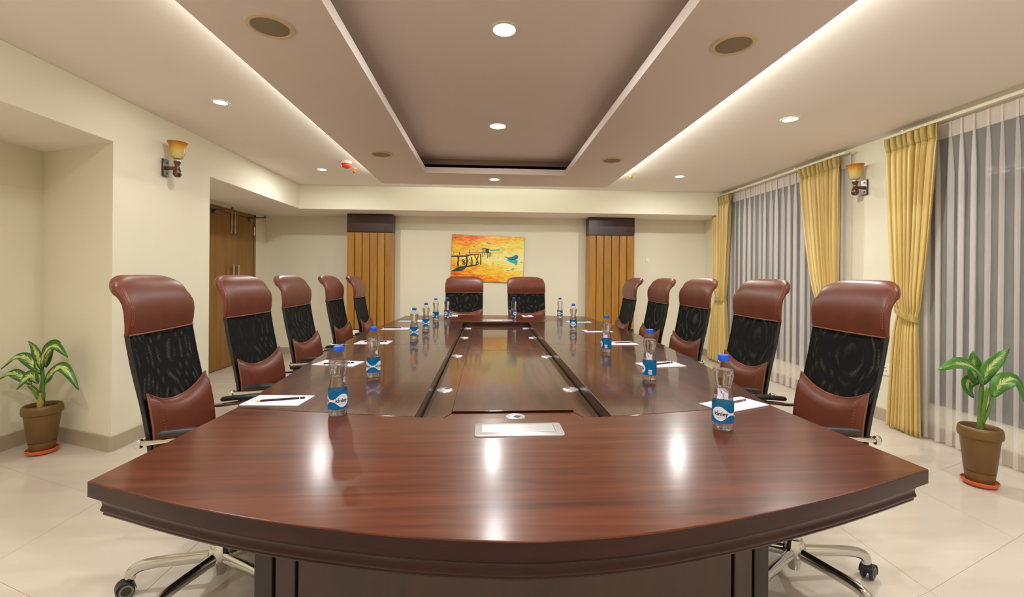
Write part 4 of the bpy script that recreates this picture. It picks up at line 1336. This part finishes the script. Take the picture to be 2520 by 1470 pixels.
def make_bottle():
    rt = empty('water_bottle')
    prof = [(.018, .003), (.026, .0), (.0305, .004), (.0322, .014), (.0318, .022), (.0318, .088), (.0312, .092), (.0305, .096), (.0293, .102), (.0280, .108), (.0270, .114), (.0259, .120), (.0250, .126), (.0243, .132), (.0245, .139), (.0266, .148), (.0294, .159), (.0310, .170), (.0310, .180), (.0292, .191), (.0245, .203), (.0200, .211), (.0162, .217), (.0148, .221), (.0148, .228)]
    pet = lambda a, z: 1 - .10 * (1 - sstep(0, .020, z)) * (.5 + .5 * math.cos(5 * a)) ** 2 + .014 * math.sin(5 * a + 420 * z) * sstep(.090, .098, z) * (1 - sstep(.126, .135, z))
    MB().lathe(prof, 40, caps=(True, True), mod=pet).build('clear_wall', M['bottle'], rt, 60)
    ins_ = [(max(.004, r - .0008), z + (.0012 if k < 3 else 0)) for k, (r, z) in enumerate(prof) if z < .190] + [(.0292, .1895)]
    MB().lathe(ins_, 40, caps=(True, True), mod=pet).build('water', M['water'], rt, 60)
    cp = MB().lathe([(.0158, .218), (.0160, .2195), (.0160, .2225), (.0155, .223), (.0160, .2235), (.0160, .2345), (.0150, .2365), (.012, .237)], 48, caps=(True, True), mod=lambda a, z: 1 + (.012 * math.cos(36 * a) if .2236 < z < .234 else 0)).build('cap', M['cap'], rt, 40)
    Rr = .0322
    zl0, zl1 = .026, .087
    lb_ = MB().lathe([(Rr, zl0), (Rr, zl1)], 64, caps=(False, False)).build('label', M['label_blue'], rt, 60)

    def hw(p):
        """half height of the white band: two drops, tail to tail, at 0 and 115 degrees"""
        q = p if p < 57.5 else 115 - p
        if q < 0: return .0225 * math.sqrt(max(0, 1 - (q / 52.) ** 2))
        return lerp(.0225, .0036, sstep(-6, 52, q)) if q < 57.5 else .0036
    zc_ = .0555; G = []; ang = [-51.8 + 3.8 * k for k in range(0, 58)]
    for p in ang:
        h = max(hw(p), .0002); a = math.radians(p); r_ = Rr + .00025
        G.append([(r_ * math.cos(a), r_ * math.sin(a), zc_ + h * q) for q in (-1, -.33, .33, 1)])
    MB().grid(G).build('label_drop', M['label_white'], lb_, 60)
    # deep blue lower wave
    G = []
    for k in range(45):
        p = -51 + 8.2 * k; a = math.radians(p); r_ = Rr + .00015
        h = .010 + .006 * math.sin(math.radians(p * 1.0 + 40))
        G.append([(r_ * math.cos(a), r_ * math.sin(a), zl0 + q * h) for q in (0, .5, 1)])
    MB().grid(G).build('label_wave', M['label_deep'], lb_, 60)
    r_ = Rr + .0006
    for off in (-1., 116.):
        tm = text_mesh('kinley', .0176); oa = math.radians(off)
        for v in tm.vertices:
            a = v.co.x / r_ + oa; z = v.co.y
            v.co = (r_ * math.cos(a), r_ * math.sin(a), zc_ + z)
        tm.materials.append(M['label_navy'])
        inst('logo_text', tm, lb_)
        # water drop over the i, small strap line
        dm = MB(); a0 = oa - .0095 / r_
        dm.add([((r_ + .0002) * math.cos(a0 + .0016 / r_ * math.cos(b)), (r_ + .0002) * math.sin(a0 + .0016 / r_ * math.cos(b)), zc_ + .0086 + .0019 * math.sin(b)) for b in [2 * PI * k / 10 for k in range(10)]], [tuple(range(10))])
        dm.build('logo_dot', M['label_teal'], lb_)
        G = [[(r_ * math.cos(a), r_ * math.sin(a), zc_ - .0118 + q) for q in (0, .0007)] for a in [oa + (-.32 + k * .08) for k in range(9)]]
        MB().grid(G).build('strap_line', M['label_navy'], lb_)
    bc = MB()
    for k in range(9):
        a = math.radians(196 + k * 2.6); w_ = (.5 + (k * 7 % 3) * .35) * .012
        bc.add([(r_ * math.cos(a + d), r_ * math.sin(a + d), z) for z in (.034, .05) for d in (0, w_)], [(0, 1, 3, 2)])
    G = [[((Rr + .0003) * math.cos(a), (Rr + .0003) * math.sin(a), z) for z in (.031, .053)] for a in [math.radians(192 + 3.2 * k) for k in range(10)]]
    MB().grid(G).build('barcode_panel', M['label_white'], lb_, 60)
    bc.build('barcode', M['label_navy'], lb_)
    return rt


# x, y, turn of the logo to the right of the camera direction (degrees), label
BO = [
    (-.511, 1.512, -94, 'water bottle with blue cap nearest the camera on the left of the table'),
    (-.536, 2.070, -64, 'water bottle with blue cap second from the camera on the left'),
    (-.553, 3.305, -62, 'water bottle with blue cap third from the camera on the left'),
    (-.550, 3.910, -62, 'water bottle with blue cap fourth from the camera on the left'),
    (-.557, 4.700, 170, 'water bottle with blue cap fifth from the camera on the left'),
    (-.460, 4.930, -150, 'water bottle with blue cap before the left far-end chair'),
    (.304, 4.940, 40, 'water bottle with blue cap before the right far-end chair'),
    (.840, 4.955, -10, 'water bottle with blue cap farthest from the camera on the right'),
    (.776, 3.855, -125, 'water bottle with blue cap fourth from the camera on the right'),
    (.759, 2.708, 150, 'water bottle with blue cap third from the camera on the right'),
    (.761, 1.980, 160, 'water bottle with blue cap second from the camera on the right'),
    (.749, 1.328, -8, 'water bottle with blue cap nearest the camera on the right of the table'),
]
bp = make_bottle()
for k, (x, y, a, l) in enumerate(BO):
    o = bp if k == 0 else copy_tree(bp)
    toc = math.atan2(-y, -x)                   # towards the camera side of the room
    o.location = (x, y, TZ); o.rotation_euler = (0, 0, toc + math.radians(a))
    tag(o, l, 'bottle', 'water bottles on the table')

# ------------------------------------------------------------------ note pads and pencils
pad_m = MB().box(-.112, .112, -.066, .066, 0, .004, .0006).mesh('note_pad'); pad_m.materials.append(M['paper'])
pr_m = MB()
for k, (yy, ww) in enumerate(((.0, .05), (.012, .03), (-.014, .024))): pr_m.box(-.102 + k * .0045, -.1005 + k * .0045, yy - ww, yy + ww, .004, .0042)
pr_m.box(.086, .0868, .03, .055, .004, .0042).box(.092, .0928, .034, .055, .004, .0042)
pr_m = pr_m.mesh('print'); pr_m.materials.append(M['print'])
body_m = MB().tube([(-.068, 0, .0038), (.083, 0, .0038)], .0038, 6).mesh('pencil_body'); body_m.materials.append(M['pencil'])
tip_m = MB().tube([(-.068, 0, .0038), (-.083, 0, .0038)], [.0038, .0011], 8).mesh('pencil_tip'); tip_m.materials.append(M['pencil_wood'])
lead_m = MB().tube([(-.083, 0, .0038), (-.088, 0, .0038)], [.0011, .0003], 6).mesh('pencil_lead'); lead_m.materials.append(M['pencil'])
band_m = MB().tube([(.064, 0, .0038), (.067, 0, .0038)], .0041, 6).mesh('pencil_band'); band_m.materials.append(M['white_plastic'])
# pad centre, angle, scale, pencil centre, pencil angle, words
PA = [
    (-.790, 1.683, -4, (.97, .98), (-.778, 1.677), 15, 'before the left chair nearest the camera'),
    (-.802, 2.381, -12, (1.04, 1.0), (-.800, 2.357), 10, 'before the second left chair'),
    (-.806, 3.116, -2, (1.05, 1.1), (-.80, 3.12), 2, 'before the third left chair'),
    (-.816, 3.919, -2, (1.05, 1.1), (-.86, 3.93), 0, 'before the fourth left chair'),
    (-.800, 4.600, -2, (1.05, 1.1), (-.86, 4.61), 0, 'before the fifth left chair'),
    (-.415, 5.205, -88, (.9, .95), (-.44, 5.20), 110, 'before the left far-end chair'),
    (.485, 5.170, -88, (.9, .95), (.47, 5.17), 105, 'before the right far-end chair'),
    (.968, 4.520, 2, (1.1, 1.1), (1.0, 4.53), 4, 'before the fifth right chair'),
    (.969, 3.749, 2, (1.1, 1.1), (.95, 3.76), 4, 'before the fourth right chair'),
    (.952, 3.055, 4, (1.05, 1.1), (.985, 3.06), 12, 'before the third right chair'),
    (.947, 2.308, 10, (1.04, 1.0), (.955, 2.312), 24, 'before the second right chair'),
    (.933, 1.576, 22, (1.02, .92), (.925, 1.582), 24, 'before the right chair nearest the camera'),
]
for k, (x, y, a, sc, pc, pa, wd) in enumerate(PA):
    t_ = thing('note_pad', 'white ruled note pad on the table ' + wd, 'note pad', (x, y, TZ + .0004), math.radians(a), 'note pads on the table')
    inst('sheets', pad_m, t_); inst('print', pr_m, t_)['kind'] = 'stuff'
    t_.scale = (sc[0], sc[1], 1)
    last = k == len(PA) - 1
    p_ = thing('pencil', ('grey' if last else 'black') + ' pencil lying on the note pad ' + wd, 'pencil', (pc[0], pc[1], TZ + .0045), math.radians(pa), 'pencils on the note pads')
    b_ = inst('pencil_body', body_m, p_)
    if last:
        me = body_m.copy(); me.materials.clear(); me.materials.append(M['pen_grey']); b_.data = me
    inst('pencil_tip', tip_m, p_); inst('pencil_lead', lead_m, p_); inst('pencil_band', band_m, p_)
